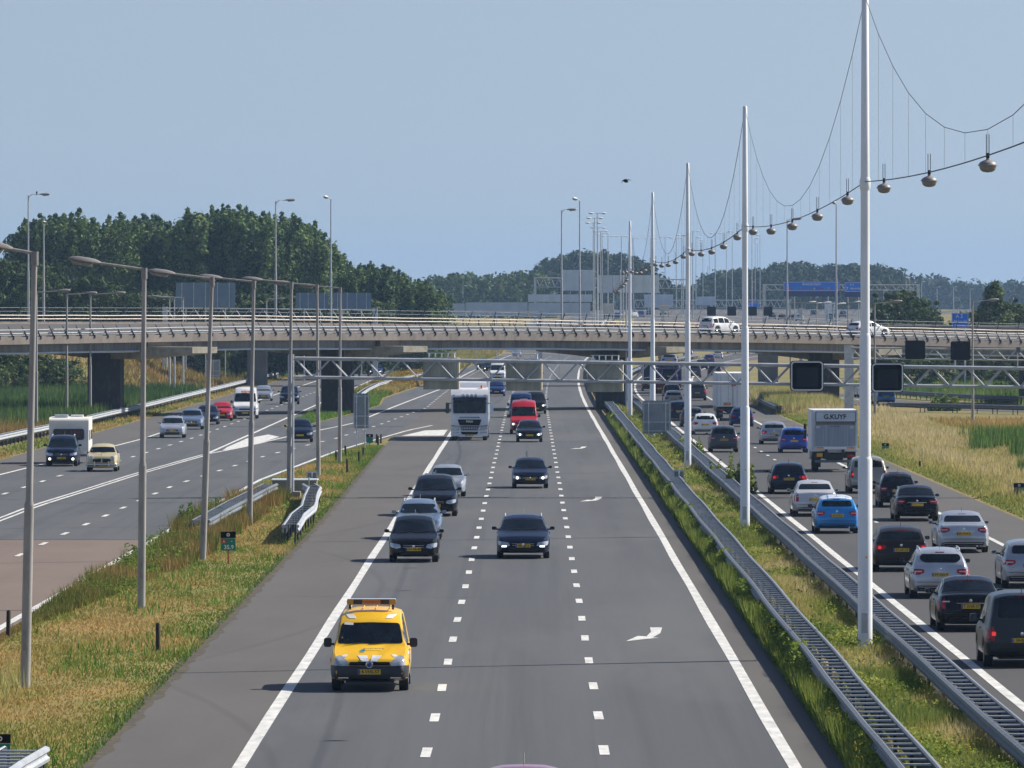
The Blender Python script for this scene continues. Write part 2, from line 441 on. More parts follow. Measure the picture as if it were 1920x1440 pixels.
sheet('verge', lambda d: BRL(d) + .32, lambda d: ML(d) - .02, drange(18, 152, 4), grass_ground, -.012)
sheet('soil_edge', lambda d: ML(d) - .35, lambda d: ML(d) + .07 + .05 * math.sin(d * 1.9) + .05 * math.sin(d * 4.7 + 1) + .03 * math.sin(d * 11), drange(18, 152, .35), soil, .0035)
sheet('soil_shade_strip', lambda d: 6.5 + CM(d), lambda d: 7.2 + CM(d), all_d, soil_shade, -.004)  # shaded ground between the barrier rails, painted as a dark sheet
sheet('soil_shade_strip', lambda d: 9.02 + CR(d), lambda d: 9.62 + CR(d), all_d, soil_shade, -.004)
sheet('median', lambda d: 6.1 + CM(d), lambda d: 9.95 + CR(d), all_d, grass_ground, -.012)
# exit road on the right
EX = [(25.5, 262), (30, 236), (34, 222), (37.5, 212), (44, 204), (60, 196), (90, 190)]
def path_strip(name, pts, w0, w1, m, dz):
    mb = MB(); vs = []; n = len(pts)
    for i, p in enumerate(pts):
        a = Vector(pts[max(0, i - 1)]); b = Vector(pts[min(n - 1, i + 1)]); t = (b - a).normalized(); q = Vector((t.y, -t.x))
        for wd in (w0, w1): vs.append((p[0] + q.x * wd, p[1] + q.y * wd, TZ(p[0], p[1]) + dz))
    mb.add(vs, [(2 * i, 2 * i + 1, 2 * i + 3, 2 * i + 2) for i in range(n - 1)])
    return mb.mesh(name, m)
def smooth_path(pts, k=8):
    out = []; P = [Vector(p) for p in pts]; P = [P[0] * 2 - P[1]] + P + [P[-1] * 2 - P[-2]]
    for i in range(1, len(P) - 2):
        for j in range(k):
            t = j / k; a, b, c, d = P[i - 1], P[i], P[i + 1], P[i + 2]
            out.append(.5 * ((2 * b) + (c - a) * t + (2 * a - 5 * b + 4 * c - d) * t * t + (3 * b - a - 3 * c + d) * t ** 3))
    out.append(P[-2]); return [tuple(p) for p in out]
EXS = smooth_path(EX)
struct('exit_road', path_strip('exit_road', EXS, -3.6, 3.6, asphalt_old, .0))
struct('exit_road_line', path_strip('exit_road_line', EXS, -.15, .15, paint_white, .012))

# ------------------------------------------------------------------ markings
def line(name, f, ds, wd=.2, dz=.012):
    # a little unevenness along the painted edge
    return sheet(name, lambda d: f(d) - wd / 2 + .015 * math.sin(d * 1.7), lambda d: f(d) + wd / 2 + .012 * math.sin(d * 2.3 + 1), ds, paint_white, dz)
line('edge_line_main_left', lambda d: -5.59, drange(18, 171, 3), .27)
line('edge_line_main_right', lambda d: 5.08 + CM(d), drange(18, 700, 3), .27)
line('edge_line_ramp', BRL, drange(18, 178, 3), .22)
line('double_line', lambda d: AD(d) - .17, drange(18, 142, 3), .16)
line('double_line', lambda d: AD(d) + .17, drange(18, 142, 3), .16)
line('edge_line_far_left', AD, drange(142.2, 700, 5), .22)
line('edge_line_merge', lambda d: BL(d) + CM(d), drange(142.2, 700, 4), .22)
line('edge_line_left', AL, drange(90, 700, 5), .22)
line('edge_line_right_carriageway', lambda d: 10.9 + CR(d), near_d + drange(244, 740, 5), .25)
line('edge_line_right_shoulder', lambda d: 17.6 + CR(d), near_d + drange(244, 740, 5), .22)
def blocks(name, f, d0, d1, step=4.0, ln=1.0, wd=.2):
    mb = MB(); d = d0
    while d < d1:
        x = f(d + ln / 2); s = (f(d + ln) - f(d)) / 2; z = TZ(x, d) + .013; j = .012 * math.sin(d * 5)
        mb.add([(x - wd / 2 - s + j, d, z), (x + wd / 2 - s + j, d, z), (x + wd / 2 + s, d + ln, TZ(x, d + ln) + .013), (x - wd / 2 + s, d + ln, TZ(x, d + ln) + .013)], [(0, 1, 2, 3)])
        d += step
    return struct(name, mb.mesh(name, paint_white))
o0 = dist(1353.7) % 4
blocks('lane_blocks', lambda d: -2.05 + CM(d), o0 + 20, 460)
o1 = dist(1349.8) % 4
blocks('lane_blocks', lambda d: 1.47 + CM(d), o1 + 20, 460)
blocks('lane_blocks', lambda d: -5.59 + CM(d), 176, 460)
BD = interp([(18, -18.4), (92, -18.2), (117.6, -17.75), (141.6, -15.8), (152, -14.4), (160, -13.2), (179.5, -11.4), (210, -9.2), (700, -9.2)])
blocks('lane_blocks', lambda d: BD(d) + CM(d), 19.8, 400)
ACF = interp([(18, -26.5), (124, -24.8), (137.6, -23.7), (159.6, -23.0), (173.8, -22.8), (700, -22.4)])
blocks('lane_blocks', ACF, 91.8, 460)
blocks('lane_blocks', lambda d: 14.25 + CR(d), 21, 560, 4, 1.0, .16)
# white painted nose where the ramp joins, and one on the left
def flat_poly(name, pts, m, dz=.014):
    return struct(name, MB().add([(x, y, TZ(x, y) + dz) for x, y in pts], [tuple(range(len(pts)))]).mesh(name, m))
flat_poly('painted_nose', [(-8.9, 163.2), (-6.0, 163.6), (-6.0, 171.5), (-7.6, 170.5)], paint_white)
flat_poly('painted_nose', [(-19.1, 146.5), (-18.6, 147.5), (-17.6, 156), (-17.2, 162), (-18.3, 165), (-19.2, 160), (-19.25, 150)], paint_white)
ARR = [(1453, 222), (1500, 201), (1535, 203), (1552, 185), (1548, 167), (1597, 167), (1590, 190), (1560, 207), (1585, 208)]
arr_w = [gp(500 + a / 2.133, 1100 + b / 2.133) for a, b in ARR]
c0 = (sum(p[0] for p in arr_w) / 9, sum(p[1] for p in arr_w) / 9)
for px, py in ((1218, 1190), (1114, 936.5), (1088.5, 840)):
    gx, gy = gp(px, py)
    flat_poly('merge_arrow', [(p[0] - c0[0] + gx, p[1] - c0[1] + gy) for p in arr_w], paint_white)
# tar joints
for d, a, b, wd in ((107, -22, -14, .06), (72, -8.4, -1, .015), (143, -8.4, 5.9, .03)):
    mb = MB(); n = 60; vs = []
    for i in range(n + 1):
        x = a + (b - a) * i / n; y = d + .12 * math.sin(x * .7) + R.uniform(-.015, .015); q = wd * R.uniform(.3, .7)
        vs += [(x, y - q, .0165), (x, y + q, .0165)]
    mb.add(vs, [(2 * i, 2 * i + 1, 2 * i + 3, 2 * i + 2) for i in range(n)]); struct('tar_joint', mb.mesh('tar_joint', tar))
flat_poly('tar_joint', [(-.2, 120), (-.12, 120), (-.16, 146), (-.24, 146)], tar, .0165)

# ------------------------------------------------------------------ crash barriers
def beam_profile(s, top=.75):
    b = top - .31
    return [(0, b), (s * .075, b + .03), (s * .085, b + .09), (s * .03, b + .135), (s * .03, b + .175), (s * .085, b + .22), (s * .075, b + .28), (0, b + .31), (-s * .035, b + .29), (-s * .035, b + .02)]
def sweep(path, prof):
    """path: list of (x,y,z); prof: (offset to the right of travel, height)"""
    mb = MB(); vs = []; n = len(prof)
    for i, p in enumerate(path):
        a = Vector(path[max(0, i - 1)][:2]); b = Vector(path[min(len(path) - 1, i + 1)][:2]); t = (b - a).normalized(); q = Vector((t.y, -t.x))
        for o, h in prof: vs.append((p[0] + q.x * o, p[1] + q.y * o, p[2] + h))
    fs = [(i * n + k, i * n + (k + 1) % n, (i + 1) * n + (k + 1) % n, (i + 1) * n + k) for i in range(len(path) - 1) for k in range(n)]
    fs += [tuple(range(n)), tuple((len(path) - 1) * n + k for k in range(n - 1, -1, -1))]
    return mb.add(vs, fs)
def resample(pts, st):
    out = []; P = [Vector(p) for p in pts]; acc = 0
    for a, b in zip(P[:-1], P[1:]):
        L = (b - a).length; n = max(1, int(round(L / st)))
        out += [a.lerp(b, i / n) for i in range(n)]
    return out + [P[-1]]
def ladder(label, centre, width, rail_mat, rung_step=.5, wob=.015, top=.75, post_step=2.66, group=None, shade_strip=True):
    """double-sided ladder crash barrier along centre [(x,y)]"""
    c = resample([(x, y * K, TZ(x, y)) for x, y in centre], 6.0)
    root = thing('crash_barrier', label, 'crash barrier', (c[0].x, c[0].y / K, c[0].z), 0, group)
    o = c[0]
    c = [p - o for p in c]
    wb = [wob * math.sin(i * .9 + R.uniform(0, 1)) for i in range(len(c))]
    for s in (-1, 1):
        path = [(p.x, p.y, p.z + wb[i] * .4) for i, p in enumerate(c)]
        sh = []
        for i, p in enumerate(path):
            a = Vector(path[max(0, i - 1)][:2]); b = Vector(path[min(len(path) - 1, i + 1)][:2]); t = (b - a).normalized(); q = Vector((t.y, -t.x)) * (s * width / 2 + wb[(i + (7 if s > 0 else 0)) % len(wb)])
            sh.append((p[0] + q.x, p[1] + q.y, p[2]))
        part('rail', sweep(sh, beam_profile(s, top)), rail_mat, root, 50)
        if shade_strip: part('rail_shade', sweep(sh, [(-s * .036, top - .40), (-s * .046, top - .40), (-s * .046, top - .012), (-s * .036, top - .012)]), steel_dark, root)  # near-black strip: shade on the rail's inner side, put into the colour
    fine = resample(c, rung_step * K); rest = MB(); k = 0
    for i, p in enumerate(fine[1:-1]):
        t = (fine[i + 2] - fine[i]).normalized(); rz = math.atan2(t.y, t.x) - math.pi / 2
        near = k < 100
        mb = MB() if near else rest
        mb.box((p.x, p.y, p.z + top - .045), (width - .02, .08, .034), rz)
        if near: part('rung', mb, rung_mat, root)
        k += 1
    if rest.v:
        r = part('rung', rest, rung_mat, root); r['kind'] = 'stuff'
    pts = resample(c, post_step * 1.5); rest = MB()
    for i, p in enumerate(pts):
        for s in (-1, 1):
            mb = MB() if i < 50 else rest
            mb.box((p.x + s * (width / 2 - .06), p.y, p.z + top / 2 - .08), (.07, .1, top - .1))
            if i < 50: part('post', mb, steel_dark, root)
    if rest.v: r = part('post', rest, steel_dark, root); r['kind'] = 'stuff'
    return root
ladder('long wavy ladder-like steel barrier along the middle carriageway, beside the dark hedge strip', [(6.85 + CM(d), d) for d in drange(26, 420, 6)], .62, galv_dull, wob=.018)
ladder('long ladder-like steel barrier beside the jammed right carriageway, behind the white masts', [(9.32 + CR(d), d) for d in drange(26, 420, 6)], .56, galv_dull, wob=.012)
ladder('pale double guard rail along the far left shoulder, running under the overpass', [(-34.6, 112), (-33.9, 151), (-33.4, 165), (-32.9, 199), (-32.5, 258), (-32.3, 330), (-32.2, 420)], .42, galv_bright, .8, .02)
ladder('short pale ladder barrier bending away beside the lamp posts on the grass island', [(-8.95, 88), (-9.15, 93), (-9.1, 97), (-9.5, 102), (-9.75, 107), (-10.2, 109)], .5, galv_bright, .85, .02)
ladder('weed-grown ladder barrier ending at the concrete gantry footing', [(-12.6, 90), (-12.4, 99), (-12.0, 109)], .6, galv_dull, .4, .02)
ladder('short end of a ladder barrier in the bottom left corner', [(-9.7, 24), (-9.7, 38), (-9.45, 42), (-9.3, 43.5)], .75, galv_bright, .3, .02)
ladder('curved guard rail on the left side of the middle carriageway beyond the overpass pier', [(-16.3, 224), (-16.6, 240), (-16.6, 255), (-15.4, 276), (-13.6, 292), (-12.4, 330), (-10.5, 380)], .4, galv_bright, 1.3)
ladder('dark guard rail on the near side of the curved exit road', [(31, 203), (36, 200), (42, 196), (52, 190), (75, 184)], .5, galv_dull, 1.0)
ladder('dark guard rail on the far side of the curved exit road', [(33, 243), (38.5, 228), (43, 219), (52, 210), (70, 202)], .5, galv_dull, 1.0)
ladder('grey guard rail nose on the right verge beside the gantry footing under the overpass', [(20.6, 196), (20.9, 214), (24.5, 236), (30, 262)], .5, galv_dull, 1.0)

# ------------------------------------------------------------------ overpass
# near edge of the deck in metres: it runs away to the right and slowly turns
_px = [-95, -43, -22, 0, 24, 44, 95]; _py = [492, 560, 584.5, 608, 631, 648, 688]
_xs = np.linspace(-95, 95, 400); _ys = np.interp(_xs, _px, _py); _ker = np.hanning(61); _ker /= _ker.sum()
_ys = np.convolve(np.concatenate([_ys[0] + (np.arange(-30, 0)) * (_ys[1] - _ys[0]), _ys, _ys[-1] + np.arange(1, 31) * (_ys[-1] - _ys[-2])]), _ker, 'valid')
NDW = lambda x: float(np.interp(x, _xs, _ys))
def dp(x, a, z):                                   # a metres in from the near edge, relative to (0, 600)
    m_ = (NDW(min(95, x + .8)) - NDW(max(-95, x - .8))) / (min(95, x + .8) - max(-95, x - .8)); L_ = math.hypot(1, m_)
    return (x - a * m_ / L_, NDW(x) - 600 + a / L_, z)
TOP = interp([(-95, 6.0), (-43, 6.51), (-22.7, 6.78), (-1.5, 6.69), (23.6, 6.32), (43.5, 5.82), (95, 4.9)])
FAR = interp([(-95, 7.4), (-35, 7.70), (-15, 7.64), (6, 7.29), (31, 6.78), (51, 6.25), (95, 5.2)])
def build_overpass():
    root = thing('overpass', 'long weathered concrete overpass curving across all carriageways', 'bridge', (0, 200, 0))
    def sec(name, m, prof, smooth=None, x0=-95, x1=95, st=2.5):
        mb = MB(); vs = []; xs = drange(x0, x1, st); n = None
        for x in xs:
            p = prof(x); n = len(p)
            vs += [dp(x, a, z) for a, z in p]
        fs = [(i * n + k, i * n + (k + 1) % n, (i + 1) * n + (k + 1) % n, (i + 1) * n + k) for i in range(len(xs) - 1) for k in range(n)]
        fs += [tuple(range(n)), tuple((len(xs) - 1) * n + k for k in range(n - 1, -1, -1))]
        mb.add(vs, fs); return part(name, mb, m, root, smooth)
    W = 13.0
    sec('edge_beam', concrete_edge, lambda x: [(0, TOP(x)), (0, TOP(x) - .58), (.45, TOP(x) - .58), (.45, TOP(x))])
    sec('edge_beam', concrete_edge, lambda x: [(W - .45, FAR(x)), (W - .45, FAR(x) - .55), (W, FAR(x) - .55), (W, FAR(x))])
    sec('deck', concrete_edge, lambda x: [(.452, TOP(x) - .10), (.452, TOP(x) - .5), (W - .452, FAR(x) - .5), (W - .452, FAR(x) - .10)])
    sec('road_surface', asphalt_old, lambda x: [(1.1, TOP(x) - .09 + (FAR(x) - TOP(x)) * .05), (1.1, TOP(x) - .12), (W - 1.1, FAR(x) - .12), (W - 1.1, FAR(x) - .09 - (FAR(x) - TOP(x)) * .05 + .01)])
    for a in (2.2, 10.4):
        sec('painted_line', paint_white, lambda x, a=a: [(a, TOP(x) + (FAR(x) - TOP(x)) * a / W - .06), (a, TOP(x) + (FAR(x) - TOP(x)) * a / W - .08), (a + .2, TOP(x) + (FAR(x) - TOP(x)) * a / W - .07), (a + .2, TOP(x) + (FAR(x) - TOP(x)) * a / W - .055)])
    for a in (.9, 3.7, 6.5, 9.3, 11.6):
        sec('girder', concrete_beam, lambda x, a=a: [(a, TOP(x) - .5), (a, TOP(x) - 1.36), (a + .55, TOP(x) - 1.36), (a + .55, TOP(x) - .5)])
    mb = MB(); xs = drange(-95, 95, 2.5)
    mb.tube([dp(x, .72, TOP(x) - 1.30 + .02 * math.sin(x)) for x in xs], .085, 8); part('drain_pipe', mb, screen_pale, root, 50)
    for xp in (-57, -34.7, -16.3, 7.1, 26.6, 47):
        zt = TOP(xp) - 1.40
        X = xp + 4.5; cx0, cy0, _ = dp(X, 6.5, 0)
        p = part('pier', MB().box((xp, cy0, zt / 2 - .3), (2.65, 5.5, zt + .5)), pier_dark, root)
        ex, ey, _ = dp(X, -5.2 if xp < -30 else (-3.0 if xp < -10 else -1.9), 0); hx, hy, _ = dp(X, 14.5, 0)
        d = Vector((ex - hx, ey - hy, 0)); L = d.length; d.normalize(); q = Vector((d.y, -d.x, 0)) * 1.45
        vs = []
        for t, lo in ((0, .45), (.28, .75), (.45, 1.0), (.62, 1.0), (.8, .75), (1, .5)):
            c = Vector((hx, hy, 0)) + d * L * t; zc = zt + (.5 if xp < -30 else .32)
            for sx, z in ((-1, zc - lo), (1, zc - lo), (1, zc), (-1, zc)): vs.append((c.x + q.x * sx, c.y + q.y * sx, z))
        fs = [(i * 4 + k, i * 4 + (k + 1) % 4, i * 4 + 4 + (k + 1) % 4, i * 4 + 4 + k) for i in range(5) for k in range(4)] + [(0, 1, 2, 3), (23, 22, 21, 20)]
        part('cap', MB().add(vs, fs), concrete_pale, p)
        for a in (-.5, .6):
            j = dp(X + a, .86, TOP(X) - .97); part('joint', MB().box(j, (.16, .05, .8), math.radians(45)), tar, root)
        part('block', MB().box(dp(X + .3, .62, TOP(X) - 1.0), (2.4, .55, .84), math.radians(46)), concrete, root)
    return root
build_overpass()
def deck_pos(x, a):                                # a metres in from the near edge
    p = dp(x, a, 0); return Vector((p[0], (600 + p[1]) / K, TOP(x) + (FAR(x) - TOP(x)) * a / 13 - .06))
def deck_rail(label, a, zf, m, lean, npost, x0, x1, pst, tall):
    root = thing('bridge_rail', label, 'bridge railing', (0, 200, 0))
    xs = drange(x0, x1, 1.2)
    for h in (.28, .56):
        part('rail', MB().tube([dp(x, a, zf(x) + h + .012 * math.sin(x * 1.3 + h)) for x in xs], .055, 6), m, root, 40)
    part('kerb', sweep([dp(x, a + .1, zf(x)) for x in xs], [(-.1, 0), (.1, 0), (.1, .06), (-.1, .06)]), concrete_edge, root)
    ps = drange(x0, x1, pst); c = len(ps) // 2
    order = sorted(range(len(ps)), key=lambda i: abs(ps[i])); near = set(order[:100]); rest = MB()
    for i, x in enumerate(ps):
        mb = MB() if i in near else rest
        X, Y, Z = dp(x, a, zf(x))
        if tall:
            mb.tube([(X + .14, Y - .16, Z - .12), (X - .02, Y - .15, Z + .34), (X - lean, Y - .14, Z + tall)], [.115, .06, .035], square=True)
            mb.box((X + .10, Y - .1, Z - .02), (.24, .16, .28))
        else:
            mb.box((X, Y + .06, Z + .25), (.09, .1, .5))
        if i in near: part('post', mb, steel_dark, root)
    if rest.v: r = part('post', rest, steel_dark, root); r['kind'] = 'stuff'
    return root
deck_rail('bright steel railing with dark slanting posts on the near edge of the overpass', .22, TOP, bridge_rail_m, .30, 0, -62, 68, 1.0, .88)
deck_rail('tan weathered guard rail on the far edge of the overpass', 12.6, FAR, rail_tan, -.3, 0, -62, 68, 1.33, 0)
def wire_fence():
    root = thing('wire_fence', 'low wire fence on leaning posts along the far side of the overpass', 'fence', (0, 200, 0))
    xs = drange(-60, 66, 2.0)
    mb = MB()
    for h in (.9, 1.2):
        mb.tube([dp(x, 13.2, FAR(x) + h) for x in xs], .02, 4)
    part('wire', mb, galv_dull, root)
    for x in xs:
        q = Vector(dp(x, 13.2, FAR(x) - .1)); part('post', MB().tube([q - Vector((.2, 0, 0)), q + Vector((.2, 0, 1.35))], .04, 5), steel_dark, root)
wire_fence()
def build_overpass2():
    root = thing('overpass', 'second concrete overpass hidden behind the curved one, only its dark piers showing', 'bridge', (0, 270, 0))
    part('deck', MB().box((0, 0, 6.45), (230, 11, .9)), concrete_edge, root)
    part('girder', MB().box((0, 0, 5.6), (230, 8, .8)), concrete_beam, root)
    for x in (-31.2, -60, 27.2, 50.0, 76):
        part('pier', MB().box((x, 0, 2.6), (2.1, 6, 5.6)), concrete, root)
build_overpass2()

# ------------------------------------------------------------------ gantries and their signs
def gantry(label, xl, xr, d, zl, zr, depth=.9, hgt=.86, r=.075, npan=None, legs=(True, True), m=galv_bright, legw=.28, single=False):
    root = thing('sign_gantry', label, 'gantry', (xl, d, 0))
    Lx = xr - xl; n = npan or int(round(Lx / 1.65))
    zz = lambda t: zl + (zr - zl) * t
    planes = (0,) if single else (0, depth)
    for y in planes:
        part('chord', MB().tube([(0, y, zl), (Lx, y, zr)], r, 8), m, root, 50)
        part('chord', MB().tube([(0, y, zl - hgt), (Lx, y, zr - hgt)], r * .85, 8), m, root, 50)
        mb = MB()
        for i in range(n):
            t0, t1, t2 = i / n, (i + .5) / n, (i + 1) / n
            mb.tube([(Lx * t0, y, zz(t0)), (Lx * t1, y, zz(t1) - hgt)], r * .45, 5); mb.tube([(Lx * t1, y, zz(t1) - hgt), (Lx * t2, y, zz(t2))], r * .45, 5)
        part('bracing', mb, m, root)
    if not single:
        mb = MB()
        for i in range(n + 1):
            t = i / n; mb.tube([(Lx * t, 0, zz(t)), (Lx * t, depth, zz(t))], r * .4, 4); mb.tube([(Lx * t, 0, zz(t) - hgt), (Lx * t, depth, zz(t) - hgt)], r * .4, 4)
        part('cross_bar', mb, m, root)
    for k, x in enumerate((0, Lx)):
        if legs[k]:
            z = zz(k)
            part('column', MB().box((x + (-.2 if k == 0 else .2), depth / 2, z / 2 + .08), (legw + .15, depth * .75, z + .2)), galv, root)
            part('base', MB().box((x + (-.2 if k == 0 else .2), depth / 2, .12), (.9, 1.3, .24)), concrete, root)
    return root
G1L = at(553, 672, 110.5); G1R = at(1960, 692.5, 110.5)
gantry('near steel truss gantry spanning the road in front of the overpass', G1L.x, G1R.x + 3, 110.5, G1L.z, G1R.z - .02, .9, .88, .085, legs=(True, True), legw=.12)
g1z = lambda x: G1L.z + (G1R.z - G1L.z) * (x - G1L.x) / (G1R.x - G1L.x)
def matrix_back(px, label):
    p = at(px, 695, 111); root = thing('signal_box', label, 'lane signal', (p.x, 110.85, g1z(p.x)), math.radians(-6), 'backs of lane signals on the near gantry')
    part('housing', MB().box((0, .25, -.62), (1.62, .5, 1.5)), sign_back, root)
    mb = MB()
    for i in range(6): mb.box((-.7 + i * .28, -.02, -.62), (.035, .05, 1.46))
    part('rib', mb, sign_back, root)
    mb = MB()
    for i in range(5): mb.box((-.55 + i * .3, .1, .22), (.04, .3, .22))
    mb.box((0, .25, .34), (1.35, .3, .03)); part('top_fin', mb, galv, root)
    part('side_plate', MB().box((.84, .28, -.62), (.05, .44, 1.44)), concrete_pale, root)
matrix_back(826, 'olive-grey back of a lane signal above the white lorry'); matrix_back(981, 'olive-grey back of a lane signal above the middle lane'); matrix_back(1133, 'olive-grey back of a lane signal above the hedge and masts')
def rrect(cx, cz, wd, ht, r, k=5):
    out = []
    for sx, sz, a0 in ((1, 1, 0), (-1, 1, 90), (-1, -1, 180), (1, -1, 270)):
        for i in range(k + 1):
            a = math.radians(a0 + 90 * i / k); out.append((cx + sx * (wd / 2 - r) + r * math.cos(a), cz + sz * (ht / 2 - r) + r * math.sin(a)))
    return out
def matrix_front(px, py, d, wd, ht, label, border=True):
    p = at(px, py, d); root = thing('signal_box', label, 'lane signal', (p.x, d, p.z))
    part('housing', MB().prism(rrect(0, 0, wd, ht, .16), -.12, .4), sign_black, root, 40)
    if border:
        o = rrect(0, 0, wd - .05, ht - .05, .16); i = rrect(0, 0, wd - .17, ht - .17, .12); n = len(o)
        mb = MB().add([(a, -.125, b) for a, b in o] + [(a, -.125, b) for a, b in i] + [(a, -.14, b) for a, b in o] + [(a, -.14, b) for a, b in i],
                      [(2 * n + k, 2 * n + (k + 1) % n, 3 * n + (k + 1) % n, 3 * n + k) for k in range(n)] + [(k, (k + 1) % n, 2 * n + (k + 1) % n, 2 * n + k) for k in range(n)] + [(n + k, n + (k + 1) % n, 3 * n + (k + 1) % n, 3 * n + k) for k in range(n)])
        part('border', mb, sign_white if border is True else galv, root)
        part('display', MB().prism(rrect(.02, -.05, wd * .64, ht * .64, .02, 1), -.136, -.121), sign_panel, root)
        part('hood', MB().prism([(-wd * .36, ht * .33), (wd * .38, ht * .33), (wd * .38, ht * .36), (-wd * .36, ht * .36)], -.30, -.121), sign_black, root)
matrix_front(1513, 705, 110.43, 1.55, 1.42, 'black lane signal with a pale border, left of the tallest white mast')
matrix_front(1664, 708, 110.43, 1.50, 1.38, 'black lane signal with a pale border, half hidden by the tallest white mast')
# second gantry on the right
G2L = at(1597, 652, 185); G2R = at(1990, 657, 185)
gantry('pale truss gantry over the exit road, in front of the right end of the overpass', G2L.x, G2R.x + 3, 185, G2L.z, G2R.z, .9, .84, .07, legs=(True, True), legw=.55)
matrix_front(1716, 656, 184.9, 1.55, 1.48, 'left one of the two dark blank signals on the gantry over the exit road', False)
matrix_front(1801, 657.5, 184.9, 1.52, 1.48, 'right one of the two dark blank signals on the gantry over the exit road', False)
t = thing('camera_unit', 'small grey camera box on a stalk above the near gantry at the right edge', 'camera', tuple(at(1908, 690, 110.5)))
part('stalk', MB().tube([(0, 0, -.1), (0, 0, .75)], .03, 6), galv, t); part('housing', MB().box((.02, -.1, .85), (.18, .4, .26)), galv_dull, t)
# far gantries
def far_gantry(label, px0, px1, py, d, hgt=.9, r=.09, legs=(True, True), slope=0):
    a = at(px0, py, d); b = at(px1, py + slope, d); zg = TZ(a.x, d)
    root = gantry(label, a.x, b.x, d, a.z, b.z, .9, hgt, r, legs=legs, legw=.4, single=False)
    return root
far_gantry('pale truss gantry chord seen just above the left half of the overpass', 312, 700, 578, 278, 1.2, .07, slope=3)
far_gantry('pale truss gantry chord seen just above the centre of the overpass', 705, 1010, 582, 320, 1.1, .06, slope=3)
far_gantry('white truss gantry behind the cluster of tall lamps', 1005, 1290, 521, 520, 2.0, .12, slope=3)
far_gantry('faint truss gantry with grey panel right of the lamp cluster', 1190, 1480, 563, 640, 2.0, .12)
far_gantry('truss gantry carrying four small dark signals behind the overpass', 1245, 1500, 580, 390, .9, .05)
far_gantry('thin gantry beam holding the wide blue direction signs', 1435, 1720, 534, 450, 1.0, .08)
far_gantry('distant gantry left of the wide blue signs, above the queue', 1500, 1760, 581, 560, 1.2, .09)
for i, px in enumerate((1334, 1372, 1411, 1440)):
    matrix_front(px, 583.5, 389.8, 1.45, 1.5, ['leftmost of four small dark signals behind the overpass', 'second of four small dark signals, above the white hatchback roof', 'third of four small dark signals, beside the second tall mast', 'rightmost of four small dark signals behind the overpass'][i], False)
matrix_front(1759.5, 603.5, 300, 1.3, 1.3, 'small dark signal beside the blue place-name sign', False)
def board(label, px0, px1, py0, py1, d, m, frame=None, ribs=0, posts=0, group=None, cat='sign back', name='sign_board', zbase=None, thick=.12):
    a = at(px0, py0, d); b = at(px1, py1, d); W_ = b.x - a.x; Hh = a.z - b.z; cx = (a.x + b.x) / 2; zb = TZ(cx, d) if zbase is None else zbase
    root = thing(name, label, cat, (cx, d, zb), 0, group)
    zc = (a.z + b.z) / 2 - zb
    part('panel', MB().box((0, 0, zc), (W_, thick, Hh)), m, root)
    if ribs:
        mb = MB()
        for i in range(ribs): mb.box((-W_ / 2 + W_ * (i + .5) / ribs, -thick / 2 - .06, zc), (.08, .12, Hh + .05))
        part('rib', mb, galv, root)
    for i in range(posts):
        x = -W_ / 2 + W_ * (i + .5) / posts
        part('post', MB().tube([(x, .15, 0), (x, .15, zc + Hh / 2)], .07, 6), galv, root)
    return root
board('large bluish back of a sign board above the left end of the overpass', 330, 441, 530, 578, 284, sign_back_blue, ribs=5, posts=3)
board('bluish sign back behind the fifth lamp post, among the trees', 555, 616, 549, 580, 284, sign_back_blue, ribs=4, posts=2)
board('bluish sign back below the end of the tall poplar wood', 624, 696, 549, 581, 284, sign_back_blue, ribs=4, posts=2)
for i, (a, b, y0, y1) in enumerate(((757, 872, 569, 592), (872, 990, 567, 592), (990, 1108, 568, 592))):
    board(['left one of three long pale grey screens above the overpass centre', 'middle one of three long pale grey screens above the overpass centre', 'right one of three long pale grey screens, behind two tall lamp posts'][i], a + 1, b - 1, y0, y1, 335, screen_pale, ribs=0, posts=3, cat='screen', name='screen_panel')
board('pale grey sign back behind the lamp cluster, upper left one', 1055, 1112, 506, 545, 519.8, screen_pale, ribs=4, posts=2)
board('pale grey sign back right of the lamp cluster, below the tree hump', 1120, 1236, 516, 549, 519.8, screen_pale, ribs=6, posts=3)
board('low pale sign back in front of the tree hump', 990, 1110, 552, 566, 500, screen_pale, ribs=4, posts=2)
board('pale blue-grey sign back between the fourth and third mast', 1208, 1262, 552, 576, 639.8, screen_pale, ribs=3, posts=2)
board('faint grey sign back behind the third mast', 1304, 1342, 556, 572, 639.8, screen_pale, ribs=3, posts=2)
